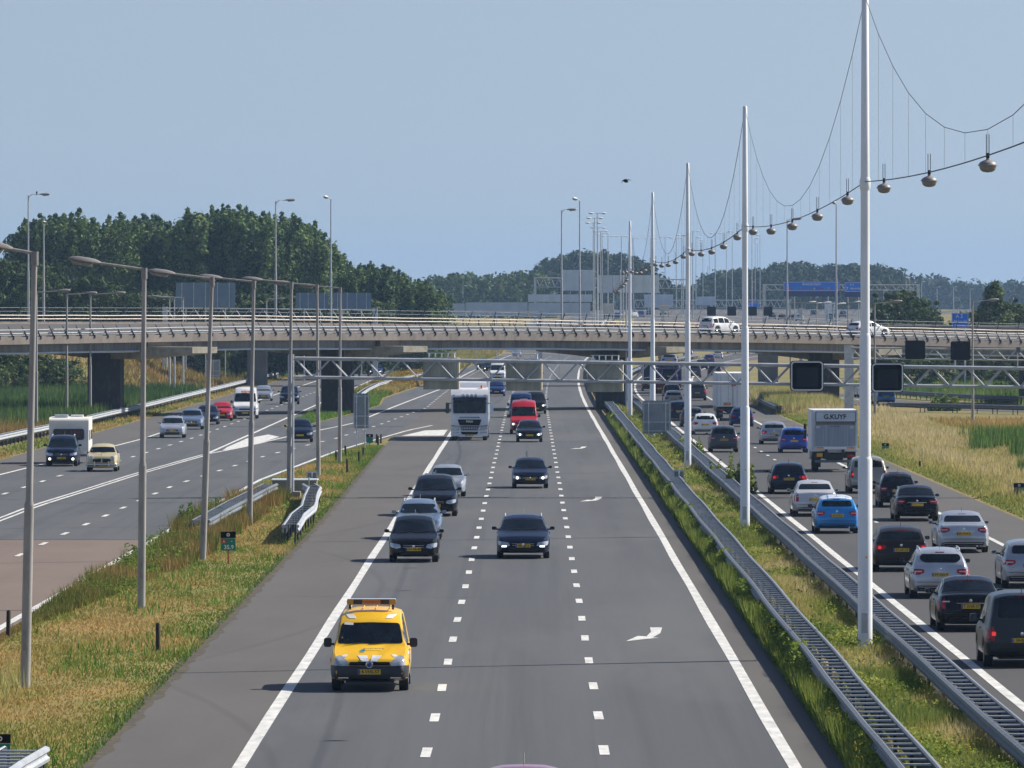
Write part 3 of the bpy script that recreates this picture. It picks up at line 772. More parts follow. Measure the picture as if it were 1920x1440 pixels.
# blue direction signs
def blue_sign(label, px0, px1, py0, py1, d, lower, lines):
    a = at(px0, py0, d); b = at(px1, py1, d); W_ = b.x - a.x; Hh = a.z - b.z; cx = (a.x + b.x) / 2; zb = TZ(cx, d)
    root = thing('direction_sign', label, 'road sign', (cx, d, zb)); zc = (a.z + b.z) / 2 - zb
    up = Hh * (1 - lower)
    part('panel', MB().box((0, 0, zc + Hh / 2 - up / 2), (W_, .15, up)), sign_blue, root)
    if lower: part('lower_panel', MB().box((0, 0, zc - Hh / 2 + Hh * lower / 2), (W_, .14, Hh * lower - .02)), sign_navy, root)
    o = MB(); t_ = .07 * (d / 300)
    for z in (zc + Hh / 2 - t_, zc + Hh / 2 - up + t_): o.box((0, -.085, z), (W_ - .1, .02, t_ * .5))
    for s in (-1, 1): o.box((s * (W_ / 2 - t_), -.085, zc + Hh / 2 - up / 2), (t_ * .5, .02, up - .1))
    part('border', o, sign_white, root)
    for txt, sz, x, z, m in lines: lettering(txt, sz, m, root, (x * W_, -.09, zc + z * Hh), depth=.01, bold=.004)
    for s in (-.3, .3): part('post', MB().tube([(s * W_, .2, 0), (s * W_, .2, zc)], .12, 6), galv, root)
    return root
sign_reddish = mat('sign_reddish', (.40, .09, .18), .5); sign_tealish = mat('sign_tealish', (.05, .33, .36), .5)
blue_sign('widest blue direction sign on the far gantry', 1469, 1574, 528, 556, 449.85, .36,
          [('Amsterdam', .75, 0, .33, sign_white)] + [(s, .8, x, .02, c) for x, s, c in ((-.40, 'S 112', sign_reddish), (-.27, 'A 10', sign_tealish), (-.2, '!', sign_white), (-.13, 'S 113', sign_reddish), (-.01, 'A 9', sign_tealish), (.05, '4', sign_white), (.13, 'S 114', sign_reddish), (.24, 'A 1', sign_tealish), (.31, '!', sign_white), (.41, 'S 115', sign_reddish))])
blue_sign('smaller blue direction sign right of the widest one on the far gantry', 1583.5, 1617, 529, 557, 449.85, .34, [('Abcoude', .55, .1, .08, sign_white), ('A 2', .5, -.1, .33, sign_white), ('7', .9, -.36, .05, sign_white)])
blue_sign('square blue place-name sign near the right edge', 1784.5, 1816, 587, 615, 262, 0, [('A 2', .55, -.05, .28, sign_white), ('Abcoude', .42, 0, -.06, sign_white), ('Breukelen', .32, 0, -.33, sign_white)])
blue_sign('tiny blue sign behind the dark signals', 1404, 1423, 567, 577, 600, 0, [])
# roadside boards near the carriageways
def backboard(label, px0, px1, py0, py1, d, legpx, legm=galv):
    a = at(px0, py0, d); b = at(px1, py1, d); W_ = b.x - a.x; Hh = a.z - b.z; cx = (a.x + b.x) / 2
    root = thing('roadside_sign', label, 'sign back', (cx, d, 0)); zc = (a.z + b.z) / 2
    part('panel', MB().prism(rrect(0, zc, W_, Hh, .06, 2), -.01, .05), sign_back_grey, root)
    mb = MB()
    for z in (zc + Hh * .42, zc - Hh * .15, zc - Hh * .42): mb.box((0, -.04, z), (W_ * .96, .05, .06))
    for x in (-.46, 0.0, .46) if W_ > 2 else (-.46, .46): mb.box((x * W_, -.035, zc), (.05, .045, Hh * .98))
    part('rib', mb, galv, root)
    for lp in legpx:
        x = (lp - (px0 + px1) / 2) * d / F
        part('leg', MB().tube([(x, -.1, 0), (x, -.1, zc + Hh * .45)], .045, 6), legm, root)
backboard('tall grey back of a road sign on two thin posts, by the grass point', 663, 692, 737.5, 803, dist(841), (668.5, 684.5))
backboard('wide grey back of a road sign in the median grass between the tall masts', 1205, 1258, 751, 813, dist(828), (1216, 1248))
backboard('small grey sign back standing against the ladder barrier in the median', 1263, 1283, 881, 905, dist(921), (1273,))
backboard('small grey sign back at the end of the pale ladder barrier', 575, 595, 884, 905, dist(922), (585,))
backboard('bluish sign back beside the second road, under the overpass left of centre', 386, 413, 674, 707, 258, (400,), galv)
t = thing('gantry_footing', 'concrete footing block beside the left gantry column', 'footing', (-11.2, 112.4, 0)); part('body', MB().box((0, 0, .32), (2.1, 1.9, .65)), concrete, t); part('lid', MB().box((0, 0, .67), (2.2, 2.0, .05)), screen_pale, t)
part('conduit', MB().tube([(.7, -1.0, 0), (.7, -1.0, .8)], .04), galv, t)
def hecto(label, px, py, d, s=1.0, txt=('A2', '35.9'), blacktop=True):
    x = (px - VX) * d / F; z = H - (py - VY) * d / F
    root = thing('distance_sign', label, 'distance marker', (x, d, 0))
    part('panel', MB().box((0, 0, z - .16 * s), (.50 * s, .03, .42 * s)), sign_green, root)
    if blacktop:
        t_ = part('top_panel', MB().box((0, 0, z + .17 * s), (.52 * s, .03, .22 * s)), sign_black, root)
        part('speed_disc', MB().lathe([(.0, -.03), (.06 * s, -.03), (.06 * s, -.017)], (0, 0, z + .17 * s), 14, 'y'), sign_white, t_)
        part('disc_mark', MB().lathe([(.03 * s, -.034), (.0, -.034)], (0, 0, z + .17 * s), 10, 'y'), sign_red, t_)
    if s > .9:
        lettering(txt[1], .2, sign_white, root, (.02, -.02, z - .26), bold=.004); lettering(txt[0][:1], .13, sign_white, root, (-.15, -.025, z - .06))
        part('route_shield', MB().box((-.15, -.018, z - .06), (.16, .008, .13)), sign_red, root)
        lettering('+', .12, sign_white, root, (.12, -.02, z - .06))
    part('post', MB().tube([(0, .03, 0), (0, .03, z)], .03, 6), mat('marker_post_red', (.30, .07, .04), .6), root)
hecto('green and black kilometre sign on a reddish post in the dry grass', 428, 1012, dist(1058))
hecto('small green kilometre sign beside the dark stakes at the grass point', 693, 821, dist(837), .85, blacktop=True)
hecto('small green kilometre sign by the median barrier under the overpass', 1155, 771, 200, .85)
hecto('small green and black kilometre sign on the right verge', 1660, 838, 146, .85)
hecto('dark kilometre sign half cut by the right edge, in the tall dry grass', 1911, 917, 110, 1.0, ('A2', '36'), True)
hecto('green kilometre sign cut by the left edge beside the corner barrier', 0, 1398, 46, .8)
hecto('dark green kilometre box at the guard rail nose on the right verge', 1456, 750, 214, .9)
def stake(label, px, y0, y1, group=None):
    x, y = gp(px, y1); h = (y1 - y0) * y / F
    root = thing('marker_post', label, 'marker post', (x, y, 0), R.uniform(-.3, .3), group)
    part('shaft', MB().tube([(0, 0, -.05), (R.uniform(-.02, .02), .01, h * .96), (R.uniform(-.02, .02), .01, h)], [.062, .06, .045], 8), mat('tarred_wood', (.028, .020, .014), .8, var=.2, scale=9), root, 50)
    part('base_collar', MB().tube([(0, 0, -.02), (0, 0, .05)], [.09, .075], 8), soil, root)
stake('thick dark wooden stake in the grass between the lamp posts at lower left', 296, 1168, 1222)
stake('dark leaning stake at the left edge near the ramp line', 15, 1144, 1196)
stake('dark stake at the near end of the pale ladder barrier', 535.5, 975, 1004)
for px, a, b, l in ((651, 860, 886, 'tallest of the dark stakes at the grass point'), (648, 836, 855, 'dark stake just right of the last lamp post'), (630.5, 846, 864, 'dark stake left of the last lamp post'),
                    (673, 847, 866, 'dark stake under the tall grey sign back'), (681.5, 839, 857, 'dark stake right of the tall grey sign back'), (706, 814, 830, 'left one of three dark stakes at the tip of the grass'),
                    (709, 817, 836, 'middle one of three dark stakes at the tip of the grass'), (714, 814, 830, 'right one of three dark stakes at the tip of the grass')):
    stake(l, px, a, b)
stake('short rusty stake in the right verge grass', 1725, 864, 878)

# ------------------------------------------------------------------ lamps
def arm_lamp(label, base, top, arm, head_len=.85, r0=.11, r1=.07, m=pole_concrete, curve=False, tee=False, group=None, sleeve=True, headm=None, hs=1.0):
    """base, top: world points; arm: vector from the top to the outer end of the head"""
    base = Vector(base); top = Vector(top) - base; arm = Vector(arm)
    root = thing('street_lamp', label, 'street lamp', base, 0, group)
    k = .42
    mb = MB(); mb.tube([(0, 0, -.1), top * k], [r0 * 1.25, r0 * 1.2], 10); part('pole', mb, m, root, 50)
    mb = MB(); mb.tube([top * k, top * (k + .012), top], [r0 * 1.22, r0 * .9, r1], 10); part('upper_pole', mb, m, root, 50)
    if r0 > .09 and base.y < 140 and not curve: part('access_door', MB().box((0, -r0 * 1.24, 1.1), (r0 * .9, .02, .45)), lamp_grey, root)
    if sleeve: part('cap', MB().tube([top - Vector((0, 0, .28)), top + Vector((0, 0, .04))], r1 * 1.35, 8), lamp_grey, root, 50)
    for s in ((1, -1) if tee else (1,)):
        v = Vector((arm.x * s, arm.y * s, arm.z)); L = v.length; u = v / L; hl = min(head_len, L * .8)
        e = top + u * (L - hl)
        if curve: pts = [top - Vector((0, 0, .5)), top - Vector((0, 0, .12)) + u * .08, top + u * .35 + Vector((0, 0, .08)), e]
        else: pts = [top, e]
        part('arm', MB().tube(pts, r1 * .6, 7), m if not headm else m, root, 50)
        q = u.cross(Vector((0, 0, 1))).normalized(); n_ = q.cross(u).normalized()
        vs = []; st = [(0, .05, .04), (.12, .10, .075), (.35, .15, .10), (.7, .155, .10), (.92, .10, .06), (1, .03, .02)]
        for t_, wd, hh in st:
            c = e + u * hl * t_
            for kx in range(8):
                a = math.pi * 2 * kx / 8; vs.append(c + q * (math.cos(a) * wd * hs) + n_ * (math.sin(a) * hh * hs * (1 if math.sin(a) > 0 else .5)))
        fs = [(i * 8 + a, i * 8 + (a + 1) % 8, i * 8 + 8 + (a + 1) % 8, i * 8 + 8 + a) for i in range(5) for a in range(8)] + [tuple(range(8)), tuple(range(47, 39, -1))]
        hd = part('lamp_head', MB().add(vs, fs), headm or lamp_grey, root, 60)
        vs2 = [e + u * hl * t_ + q * (cx * .12 * hs) - n_ * dz * hs for t_, cx, dz in ((.25, -1, .045), (.25, 1, .045), (.9, 1, .04), (.9, -1, .04), (.3, -.8, .13), (.3, .8, .13), (.8, .8, .12), (.8, -.8, .12))]
        part('lens', MB().add(vs2, [(0, 1, 2, 3), (4, 7, 6, 5), (0, 4, 5, 1), (1, 5, 6, 2), (2, 6, 7, 3), (3, 7, 4, 0)]), lamp_glass, hd)
    return root
LP = [(47, 1290, 65, 475, 120), (265, 1140, 270.5, 505, 145), (380, 1050, 397.5, 522, 122), (468, 985, 476, 528, 105), (541.5, 932, 546.5, 530, 94), (597, 893, 594.5, 535, 84), (637, 866, 638, 540, 76)]
LPL = ['nearest concrete lamp post at the left edge, its arm cut off by the frame', 'second concrete lamp post from the left, its lamp hanging left of it over the trees', 'third concrete lamp post from the left, rising from the weedy verge',
       'fourth concrete lamp post, beside the weed-grown barrier', 'concrete lamp post standing directly against the left gantry column', 'concrete lamp post with the small grey sign back at its foot', 'farthest of the concrete lamp posts, at the cluster of dark stakes']
for (bx, by, tx, ty, al), lb in zip(LP, LPL):
    d = dist(by); b = at(bx, by, d); b.z = 0; t = at(tx, ty, d)
    arm_lamp(lb, b, t, (-al * d / F, .25, .32 * al / 145), 1.0, .096, .066, pole_concrete, group='row of concrete lamp posts on the left grass strip', hs=1.15)
for bx, by, ty, al, lb in ((68, 806, 548, 64, 'thin lamp post just behind the nearest one, arm to the right'), (125, 785, 552, 57, 'thin lamp post rising behind the white caravan, left one'), (169, 784, 552, 66, 'thin lamp post rising behind the white caravan, right one')):
    d = dist(by); arm_lamp(lb, at(bx, by, d), at(bx + .5, ty, d), (al * d / F, 0, .15), .95, .10, .07, pole_concrete, hs=1.2)
for bx, d, lb in ((318, 246, 'thin pole in front of the brown slope, nearest the gantry leg'), (327, 240, 'thin pole in front of the brown slope, middle one'), (343.5, 252, 'thin pole in front of the brown slope, rightmost')):
    arm_lamp(lb, (at(bx, 0, d).x, d, TZ(at(bx, 0, d).x, d)), (at(bx, 0, d).x, d, 10), (-2.4, 0, .1), .9, .09, .06, pole_white)
for bx, d, al, lb in ((520, 300, -2.5, 'thin pole under the overpass right of its dark pier'), (529, 315, 2.5, 'slim far pole under the overpass'), (500, 290, 2.2, 'slim pole beside the second overpass pier')):
    arm_lamp(lb, (at(bx, 0, d).x, d, 0), (at(bx, 0, d).x, d, 10), (al, 0, .1), .9, .09, .06, pole_white)
# lamps standing on or behind the overpass
for px, ty, d, arm, cv, lb in ((53, 366, 203, (1.9, .3, .12), True, 'tall curved lamp with a bird on it, above the left end of the overpass'), (517, 377, 207, (1.75, .2, .14), True, 'tall curved lamp in front of the poplar wood'),
                       (1053, 394, 213, (1.4, .2, .1), True, 'tall curved lamp above the overpass centre, left of a straight one'), (1476, 412, 219, (1.4, .2, .15), True, 'tall curved lamp above the right part of the overpass'),
                       (620.5, 373, 210, (-.55, -1.6, .22), False, 'tall straight lamp with a small pale head, at the end of the poplar wood'), (1087, 376, 214, (-.6, -1.5, .22), False, 'tall straight lamp with a pale head, left of the lamp cluster'),
                       (1568, 383, 221, (-.35, -1.4, .2), False, 'tall straight lamp with a small head, right of the second mast'), (82, 418, 206, (.1, -1.2, .1), False, 'slender pale pole in front of the left edge of the wood')):
    x = at(px, 0, d).x; zb = FAR(x) - .4
    arm_lamp(lb, (x, d, zb), at(px, ty, d), arm, .95, .085, .055, pole_white, curve=cv, sleeve=False, headm=(lamp_grey if cv else mast_white), hs=1.1)
for px, by, ty, al, lb in ((1824, 795, 566, 50, 'lamp post at the right edge, arm to the right over the exit road'), (1640.5, 790, 569, 52, 'lamp post just right of the tallest mast, arm to the right')):
    d = dist(by); arm_lamp(lb, at(px, by, d), at(px - .5, ty, d), (al * d / F, 0, .2), .95, .09, .06, pole_concrete, hs=1.1)
for px, ty, d, al, lb in ((1482, 568, 300, 3.3, 'low lamp with long arm above the right overpass rail, left one'), (1503, 570, 330, 3.0, 'low lamp with long arm above the right overpass rail, second one'), (1531, 569, 270, 1.7, 'low lamp with long arm above the right overpass rail, third one'),
                      (1562, 571, 260, 1.4, 'low lamp with long arm above the right overpass rail, fourth one'), (1590, 568, 240, 1.6, 'low lamp with long arm beside the tallest mast')):
    x = at(px, 0, d).x; arm_lamp(lb, (x, d, 0), at(px, ty, d), (al, 0, .15), .95, .09, .06, pole_concrete, headm=mast_white)
# far double-headed lamps and single ones: built once, copied
TL = [(1120, 400, 380), (1115, 409, 410), (1112.5, 418, 440), (1121, 427, 470), (1126, 434, 500), (1129, 438, 540), (1140, 443, 600), (1165, 443, 660), (1187, 446, 700), (1220, 447, 740), (1247, 445, 790), (1268, 447, 700), (1299, 434, 560), (1281, 441, 640), (1341, 437, 760)]
far_lab = 'thin double-headed motorway lamp in the distant cluster behind the masts'
x = at(TL[0][0], 0, TL[0][2]).x
tl0 = arm_lamp(far_lab, (x, TL[0][2], TZ(x, TL[0][2])), at(TL[0][0], TL[0][1], TL[0][2]), (1.45, 0, .04), .95, .10, .07, pole_white, tee=True, group='distant double-headed lamps', sleeve=False, headm=mast_white, hs=1.3)
reg(tl0); h0 = at(TL[0][0], TL[0][1], TL[0][2]).z - TZ(x, TL[0][2])
for px, ty, d in TL[1:]:
    x = at(px, 0, d).x; zb = TZ(x, d); c = copy_tree(tl0, None, (x, d, zb)); hh = at(px, ty, d).z - zb; c.scale = (1 + (d - 380) / 900, 1, hh / h0)
SL = [(1278, 441, 600), (1294, 437, 640), (1305, 445, 700), (1318, 450, 760), (1362, 436, 700), (1373, 433, 640), (1416, 447, 760), (1425, 441, 720), (1410, 432, 560), (1420, 455, 800), (1395, 470, 820), (1330, 465, 820), (1327, 500, 850), (1352, 505, 860)]
x = at(SL[0][0], 0, SL[0][2]).x
sl0 = arm_lamp('thin single-armed motorway lamp in the distance, behind the masts', (x, 600, TZ(x, 600)), at(SL[0][0], SL[0][1], 600), (1.2, 0, .04), .95, .10, .07, pole_white, group='distant single-armed lamps', sleeve=False, headm=mast_white, hs=1.3)
reg(sl0); h1 = at(SL[0][0], SL[0][1], 600).z - TZ(x, 600)
for i, (px, ty, d) in enumerate(SL[1:]):
    x = at(px, 0, d).x; zb = TZ(x, d); c = copy_tree(sl0, None, (x, d, zb)); hh = at(px, ty, d).z - zb; c.scale = (1 if i % 2 else -1, 1, hh / h1)
for px, ty, d in ((815, 545, 600), (868, 536, 640), (915, 528, 650), (955, 525, 660), (752, 546, 520), (1657, 545, 620), (1675, 552, 640), (1712, 530, 700), (1728, 528, 690), (1757, 538, 650), (1788, 538, 660), (1819, 542, 700), (1865, 548, 700), (1900, 552, 720), (1797, 577, 560), (1733, 574, 560), (1706, 519, 720), (1699, 522, 740)):
    x = at(px, 0, d).x; zb = TZ(x, d); c = copy_tree(sl0, None, (x, d, zb), label='short pale lamp standing out against the distant woods'); c['group'] = 'lamps against the distant woods'
    hh = at(px, ty, d).z - zb; c.scale = (.9, 1, hh / h1)

# ------------------------------------------------------------------ white masts with the suspended lamps
MX = 8.4
MD = [27.4, 59.4, 91.4, 127.0, 157.0, 188.0, 220.0, 252.0]
MT = [16.6, 16.8, 16.7, 16.7, 16.6, 15.85, 12.5, 12.3]
ML_ = ['', 'tallest white lighting mast, its top cut off by the frame', 'second white lighting mast, standing between the two barriers', 'third white lighting mast behind the small grey sign back', 'fourth white lighting mast, behind the wide grey sign back', 'shortest white lighting mast beside the median pier',
       'thin grey mast just left of the shortest white mast', 'farther thin grey mast left of the shortest white mast']
CZ = [12.0] * 6 + [11.0, 11.0]
MPX = [8.4, 8.43, 8.32, 8.48, 8.15, 7.95, 8.4, 8.9]
def mast(i):
    h = MT[i]; k = 1.0 if i < 6 else .55
    root = thing('lighting_mast', ML_[i], 'lighting mast', (MPX[i], MD[i], -.05), 0)
    part('lower_tube', MB().tube([(0, 0, -.2), (0, 0, h * .30), (0, 0, h * .305)], [.185 * k, .18 * k, .145 * k], 20), mast_white if i < 6 else pole_white, root, 40)
    part('middle_tube', MB().tube([(0, 0, h * .304), (0, 0, h * .485), (0, 0, h * .49)], [.145 * k, .14 * k, .115 * k], 20), mast_white if i < 6 else pole_white, root, 40)
    part('upper_tube', MB().tube([(0, 0, h * .489), (0, 0, CZ[i] + .1), (0, 0, h - .03), (0, 0, h)], [.115 * k, .112 * k, .085 * k, .06 * k], 20), mast_white if i < 6 else pole_white, root, 40)
    part('collar', MB().lathe([(.10 * k, -.2), (.135 * k, -.12), (.14 * k, .08), (.10 * k, .2)], (0, 0, CZ[i]), 18), mast_white if i < 6 else pole_white, root, 40)
    part('base_flange', MB().lathe([(.24 * k, -.1), (.25 * k, .08), (.2 * k, .12)], (0, 0, .05), 18), concrete, root)
    if i < 4: part('access_door', MB().box((-.02, -.185, .95), (.16, .02, .5)), pole_white, root)
    if i < 3: part('number_sticker', MB().box((.02, -.178 * k, 2.6), (.07, .006, .05)), plate_y, root)
for i in range(1, 8): mast(i)
for px_, d_, lb in ((1168.5, 213, 'slender grey pole in the pair left of the shortest white mast'), (1174, 206, 'slender grey pole touching the shortest white mast')):
    root = thing('lighting_mast', lb, 'lighting mast', ((px_ - VX) * d_ / F, d_, -.05))
    part('lower_tube', MB().tube([(0, 0, -.2), (0, 0, 4.2), (0, 0, 4.25)], [.10, .095, .08], 12), pole_white, root, 40)
    part('upper_tube', MB().tube([(0, 0, 4.2), (0, 0, 12.3)], [.08, .055], 12), pole_white, root, 40)
    part('top_fitting', MB().lathe([(.03, 0), (.17, -.12), (.18, -.16), (.12, -.28), (0, -.3)], (0, -.1, 12.2), 12), lamp_grey, root, 40)
def cat(a, b, sag, n):
    return [a.lerp(b, t) - Vector((0, 0, 4 * sag * t * (1 - t))) for t in [i / n for i in range(n + 1)]]
lamp_names = {}
def hanging_lamp(p, label):
    root = thing('hanging_lamp', label, 'hanging lamp', p, 0, 'lamps hung from the mast cable'); q = .60
    part('housing', MB().lathe([(.03, .0), (.035, -.05), (.085, -.065), (.135, -.09), (.162, -.12), (.168, -.14), (.182, -.145), (.182, -.16), (.155, -.163)], (0, 0, 0), 20), lamp_grey, root, 40)
    part('bowl', MB().lathe([(.156, -.163), (.155, -.195), (.135, -.24), (.09, -.272), (.0, -.285)], (0, 0, 0), 20), lamp_glass, root, 60)
    part('clamp', MB().box((0, 0, .03), (.06, .12, .09)), black_plastic, root)
    mb = MB()
    for x in (-.025, .025): mb.tube([(x, 0, .05), (x, 0, .42)], .008, 5)
    part('rod', mb, cable, root)
    return root
names5 = ['first', 'second', 'third', 'fourth', 'fifth']
for i in range(0, 7):
    a = Vector((MPX[i], MD[i] * K, MT[i] - .15)); b = Vector((MPX[i + 1], MD[i + 1] * K, MT[i + 1] - .15)); ca = Vector((MPX[i], MD[i] * K, CZ[i])); cb = Vector((MPX[i + 1], MD[i + 1] * K, CZ[i + 1]))
    sag = (a.z + b.z) / 2 - 12.1 if i < 5 else (a.z + b.z) / 2 - 11.2
    mess = cat(a, b, sag, 14); low = cat(ca, cb, .38, 14)
    spn = ['above the near right corner', 'between the tallest and second masts', 'between the second and third masts', 'between the third and fourth masts', 'between the fourth and fifth masts', 'beyond the fifth mast', 'far beyond the fifth mast'][i]
    root = thing('span_cable', 'dark sagging carrier cable ' + spn, 'cable', (ca.x, ca.y / K, ca.z))
    part('messenger', MB().tube([p - ca for p in mess], .008 if i < 2 else .012, 5), cable, root)
    part('lower_cable', MB().tube([p - ca for p in low], .014 if i < 2 else .02, 5), cable, root)
    for k in range(1, 14): part('hanger', MB().tube([mess[k] - ca, low[k] - ca], .004, 3), galv_dull, root)
    if i >= 5: pass
    for k in range(5):
        t = (k + .5) / 5 if i else (k + .5) / 5
        y = MD[i] + (MD[i + 1] - MD[i]) * t; x = MPX[i] + (MPX[i + 1] - MPX[i]) * t; z = CZ[i] + (CZ[i + 1] - CZ[i]) * t - 4 * .38 * t * (1 - t)
        if y < 40: continue
        hanging_lamp((x, y, z - .03), '%s bowl lamp from the near end on the cable %s' % (names5[k], spn))
# birds
def bird(label, p, wing=False, s=1.0):
    root = thing('bird', label, 'bird', p)
    body = MB().lathe([(.0, -.16 * s), (.05 * s, -.08 * s), (.065 * s, .0), (.045 * s, .08 * s), (.04 * s, .12 * s), (.0, .17 * s)], (0, 0, 0), 10, 'x' if wing else 'z'); part('body', body, sign_black, root, 80)
    if wing:
        part('wing', MB().add([(-.05, 0, 0), (.07, 0, 0), (.02, -.1, .22 * s), (-.3 * s, -.1, .05)], [(0, 1, 2, 3)]).tube([(0, 0, 0), (-.12 * s, -.05, .16 * s), (-.34 * s, -.1, -.06)], [.05, .03, .008], 5), sign_black, root)
        part('wing', MB().tube([(0, 0, 0), (.12 * s, .05, .15 * s), (.34 * s, .1, .08)], [.05, .03, .008], 5), sign_black, root)
    else:
        part('tail', MB().tube([(0, 0, -.12), (-.10, 0, -.24)], [.03, .015], 5), sign_black, root)
bird('dark bird perched on the curved lamp above the left end of the overpass', at(68.5, 361.5, 203) + Vector((0, .1, 0)), s=1.05)
bird('dark bird flying above the centre of the road', at(1174, 341, 120), True, .75)
# ------------------------------------------------------------------ trees
leaf_dark = tint_mat('leaf_poplar', [(.028, .062, .020), (.070, .128, .038), (.14, .215, .060), (.24, .31, .11)], .7, .2)
leaf_mid = tint_mat('leaf_mid', [(.022, .042, .014), (.046, .082, .024), (.085, .13, .038), (.14, .18, .06)], .75, .2)
leaf_far = tint_mat('leaf_far', [(.020, .040, .022), (.040, .070, .032), (.075, .11, .05)], .8, .15)
bark = mat('bark', (.11, .09, .07), .9, var=.2, scale=4, stretch=(1, 1, .3))
def crown_mesh(name, h, rad, z0, kind, nclump, per, lsize, m, seed, clump=1.0):
    """crown from leaf clumps spread through its volume; h total height, z0 crown base"""
    rg = np.random.default_rng(seed)
    if kind == 'poplar':
        # upright limbs, each a tapering column of clumps with a pointed leader
        cs = []; rs = []; tt = []
        ncol = 11
        for k in range(ncol):
            a = rg.uniform(0, 2 * np.pi); q = rad * (.1 if k == 0 else rg.uniform(.3, .85)); top = h * (1.0 if k == 0 else rg.uniform(.84, 1.0) - .16 * (q / rad) ** 2)
            n_ = int(nclump * .6 / ncol); t = 1 - (1 - np.linspace(0, 1, n_)) ** 1.35
            wd = np.clip(1.10 - t, .06, 1) ** .55 * 1.25
            spread = .45 + .55 * np.clip(t * 2.2, 0, 1)
            x = q * np.cos(a) * spread + rg.normal(0, .40, n_) * wd; y = q * np.sin(a) * spread + rg.normal(0, .40, n_) * wd
            cs.append(np.stack([x, y, z0 + (top - z0) * t], 1)); rs.append(clump * wd * rg.uniform(.7, 1.15, n_)); tt.append(np.clip(rg.uniform(.1, .8) + rg.uniform(-.25, .25, n_), 0, 1))
        nf = int(nclump * .4); t = rg.uniform(0, .93, nf); a = rg.uniform(0, 2 * np.pi, nf); q = rad * np.sqrt(rg.uniform(.1, 1, nf)) * np.clip(1.25 - t, .2, 1)
        cs.append(np.stack([q * np.cos(a), q * np.sin(a), z0 + (h - z0) * t], 1)); rs.append(clump * rg.uniform(.6, 1.3, nf)); tt.append(rg.uniform(.0, 1.0, nf))
        c = np.concatenate(cs); cr = np.concatenate(rs); ctint = np.concatenate(tt); nc = len(c)
    else:
        t = rg.uniform(0, 1, nclump) ** .85
        if kind == 'cone': env = rad * (1.02 - t) ** .75
        else: env = rad * np.sqrt(np.clip(1 - (t * 1.9 - .92) ** 2, .06, 1))
        a = rg.uniform(0, 2 * np.pi, nclump); r = env * np.sqrt(rg.uniform(.15, 1, nclump)) * (1 + .3 * np.sin(a * 3 + seed + t * 9))
        c = np.stack([r * np.cos(a), r * np.sin(a), z0 + (h - z0) * t], 1)
        nl = max(5, nclump // 10); al = rg.uniform(0, 2 * np.pi, nl); rl = rad * rg.uniform(.1, .8, nl) * (.22 if kind == 'cone' else 1)
        cl = np.stack([rl * np.cos(al), rl * np.sin(al), z0 + (h - z0) * (1.02 + rg.uniform(-.14, .10, nl) - (rl / rad) ** 2 * .22)], 1)
        c = np.concatenate([c, cl]); nc = len(c)
        cr = clump * rg.uniform(.5, 1.25, nc); cr[-nl:] *= .55
        ctint = rg.uniform(.05, .9, nc)
    d = rg.normal(size=(nc, per, 3)); d /= np.linalg.norm(d, axis=2)[:, :, None]
    b_ = d.copy()
    d *= (rg.uniform(.3, 1, (nc, per)) ** .4)[:, :, None] * cr[:, None, None]
    d[:, :, 2] *= 1.3 if kind == 'poplar' else .8
    if kind == 'poplar': d[:, :, 2] += np.where(cr < .3, .0, 0)[:, None]
    pts = (c[:, None, :] + d).reshape(-1, 3)
    tint = np.clip(np.repeat(ctint, per) * .75 + rg.uniform(0, .3, nc * per), 0, 1)
    v = leafquads(pts, lsize, .2, b_.reshape(-1, 3), 1.1)
    return tri_mesh(name, v, 4, tint, m)
def trunk_mesh(h, r, z0, rad, seed):
    rg = random.Random(seed); mb = MB()
    pts = [(rg.uniform(-.15, .15) * i, rg.uniform(-.15, .15) * i, h * .92 * i / 6) for i in range(7)]
    pts[0] = (0, 0, -.4)
    mb.tube(pts, [r * (1 - i / 7.5) for i in range(7)], 8)
    for k in range(9):
        t = .2 + .65 * k / 9; z = h * .92 * t; a = rg.uniform(0, 6.28); L = rad * rg.uniform(.5, .9)
        mb.tube([(0, 0, z), (math.cos(a) * L * .5, math.sin(a) * L * .5, z + L * .5), (math.cos(a) * L, math.sin(a) * L, z + L * 1.3)], [r * .4 * (1 - t * .6), r * .22, r * .06], 5)
    return mb.mesh('trunk', bark, 60)
def tree_proto(h, rad, z0, kind, nclump, per, ls, m, n, seed, clump=1.0):
    return [(crown_mesh('crown', h, rad, z0, kind, nclump, per, ls, m, seed + i, clump), trunk_mesh(h, .30 if h > 12 else .16, z0, rad, seed + i)) for i in range(n)]
def plant(name, label, cat_, protos, x, y, sc, sxy=None, group=None):
    i = R.randrange(len(protos)); cm, tm = protos[i]
    root = thing(name, label, cat_, (x, y, TZ(x, y) - .1), R.uniform(0, 6.28), group)
    root.scale = (sxy or sc, sxy or sc, sc)
    link('crown', cm, root); link('trunk', tm, root); return root
POP = tree_proto(20, 3.3, 2.0, 'poplar', 270, 27, .27, leaf_dark, 8, 100, .95)
BUSH = tree_proto(6, 3.0, .3, 'round', 70, 46, .24, leaf_mid, 4, 200, .85)
RND = tree_proto(10, 4.0, 1.5, 'round', 95, 46, .26, leaf_mid, 5, 300, 1.0)
CON = tree_proto(10, 4.2, .6, 'cone', 110, 50, .22, leaf_mid, 2, 400, .8)
prof = interp([(30, 430), (45, 415), (60, 405), (100, 398), (150, 398), (175, 405), (187, 412), (200, 402), (240, 398), (290, 400), (312, 412), (330, 402), (350, 396), (400, 385), (450, 387), (500, 391), (540, 396), (570, 405), (590, 418), (605, 432), (625, 458), (640, 484), (660, 488), (700, 490), (730, 500), (760, 510), (790, 520), (830, 532)])
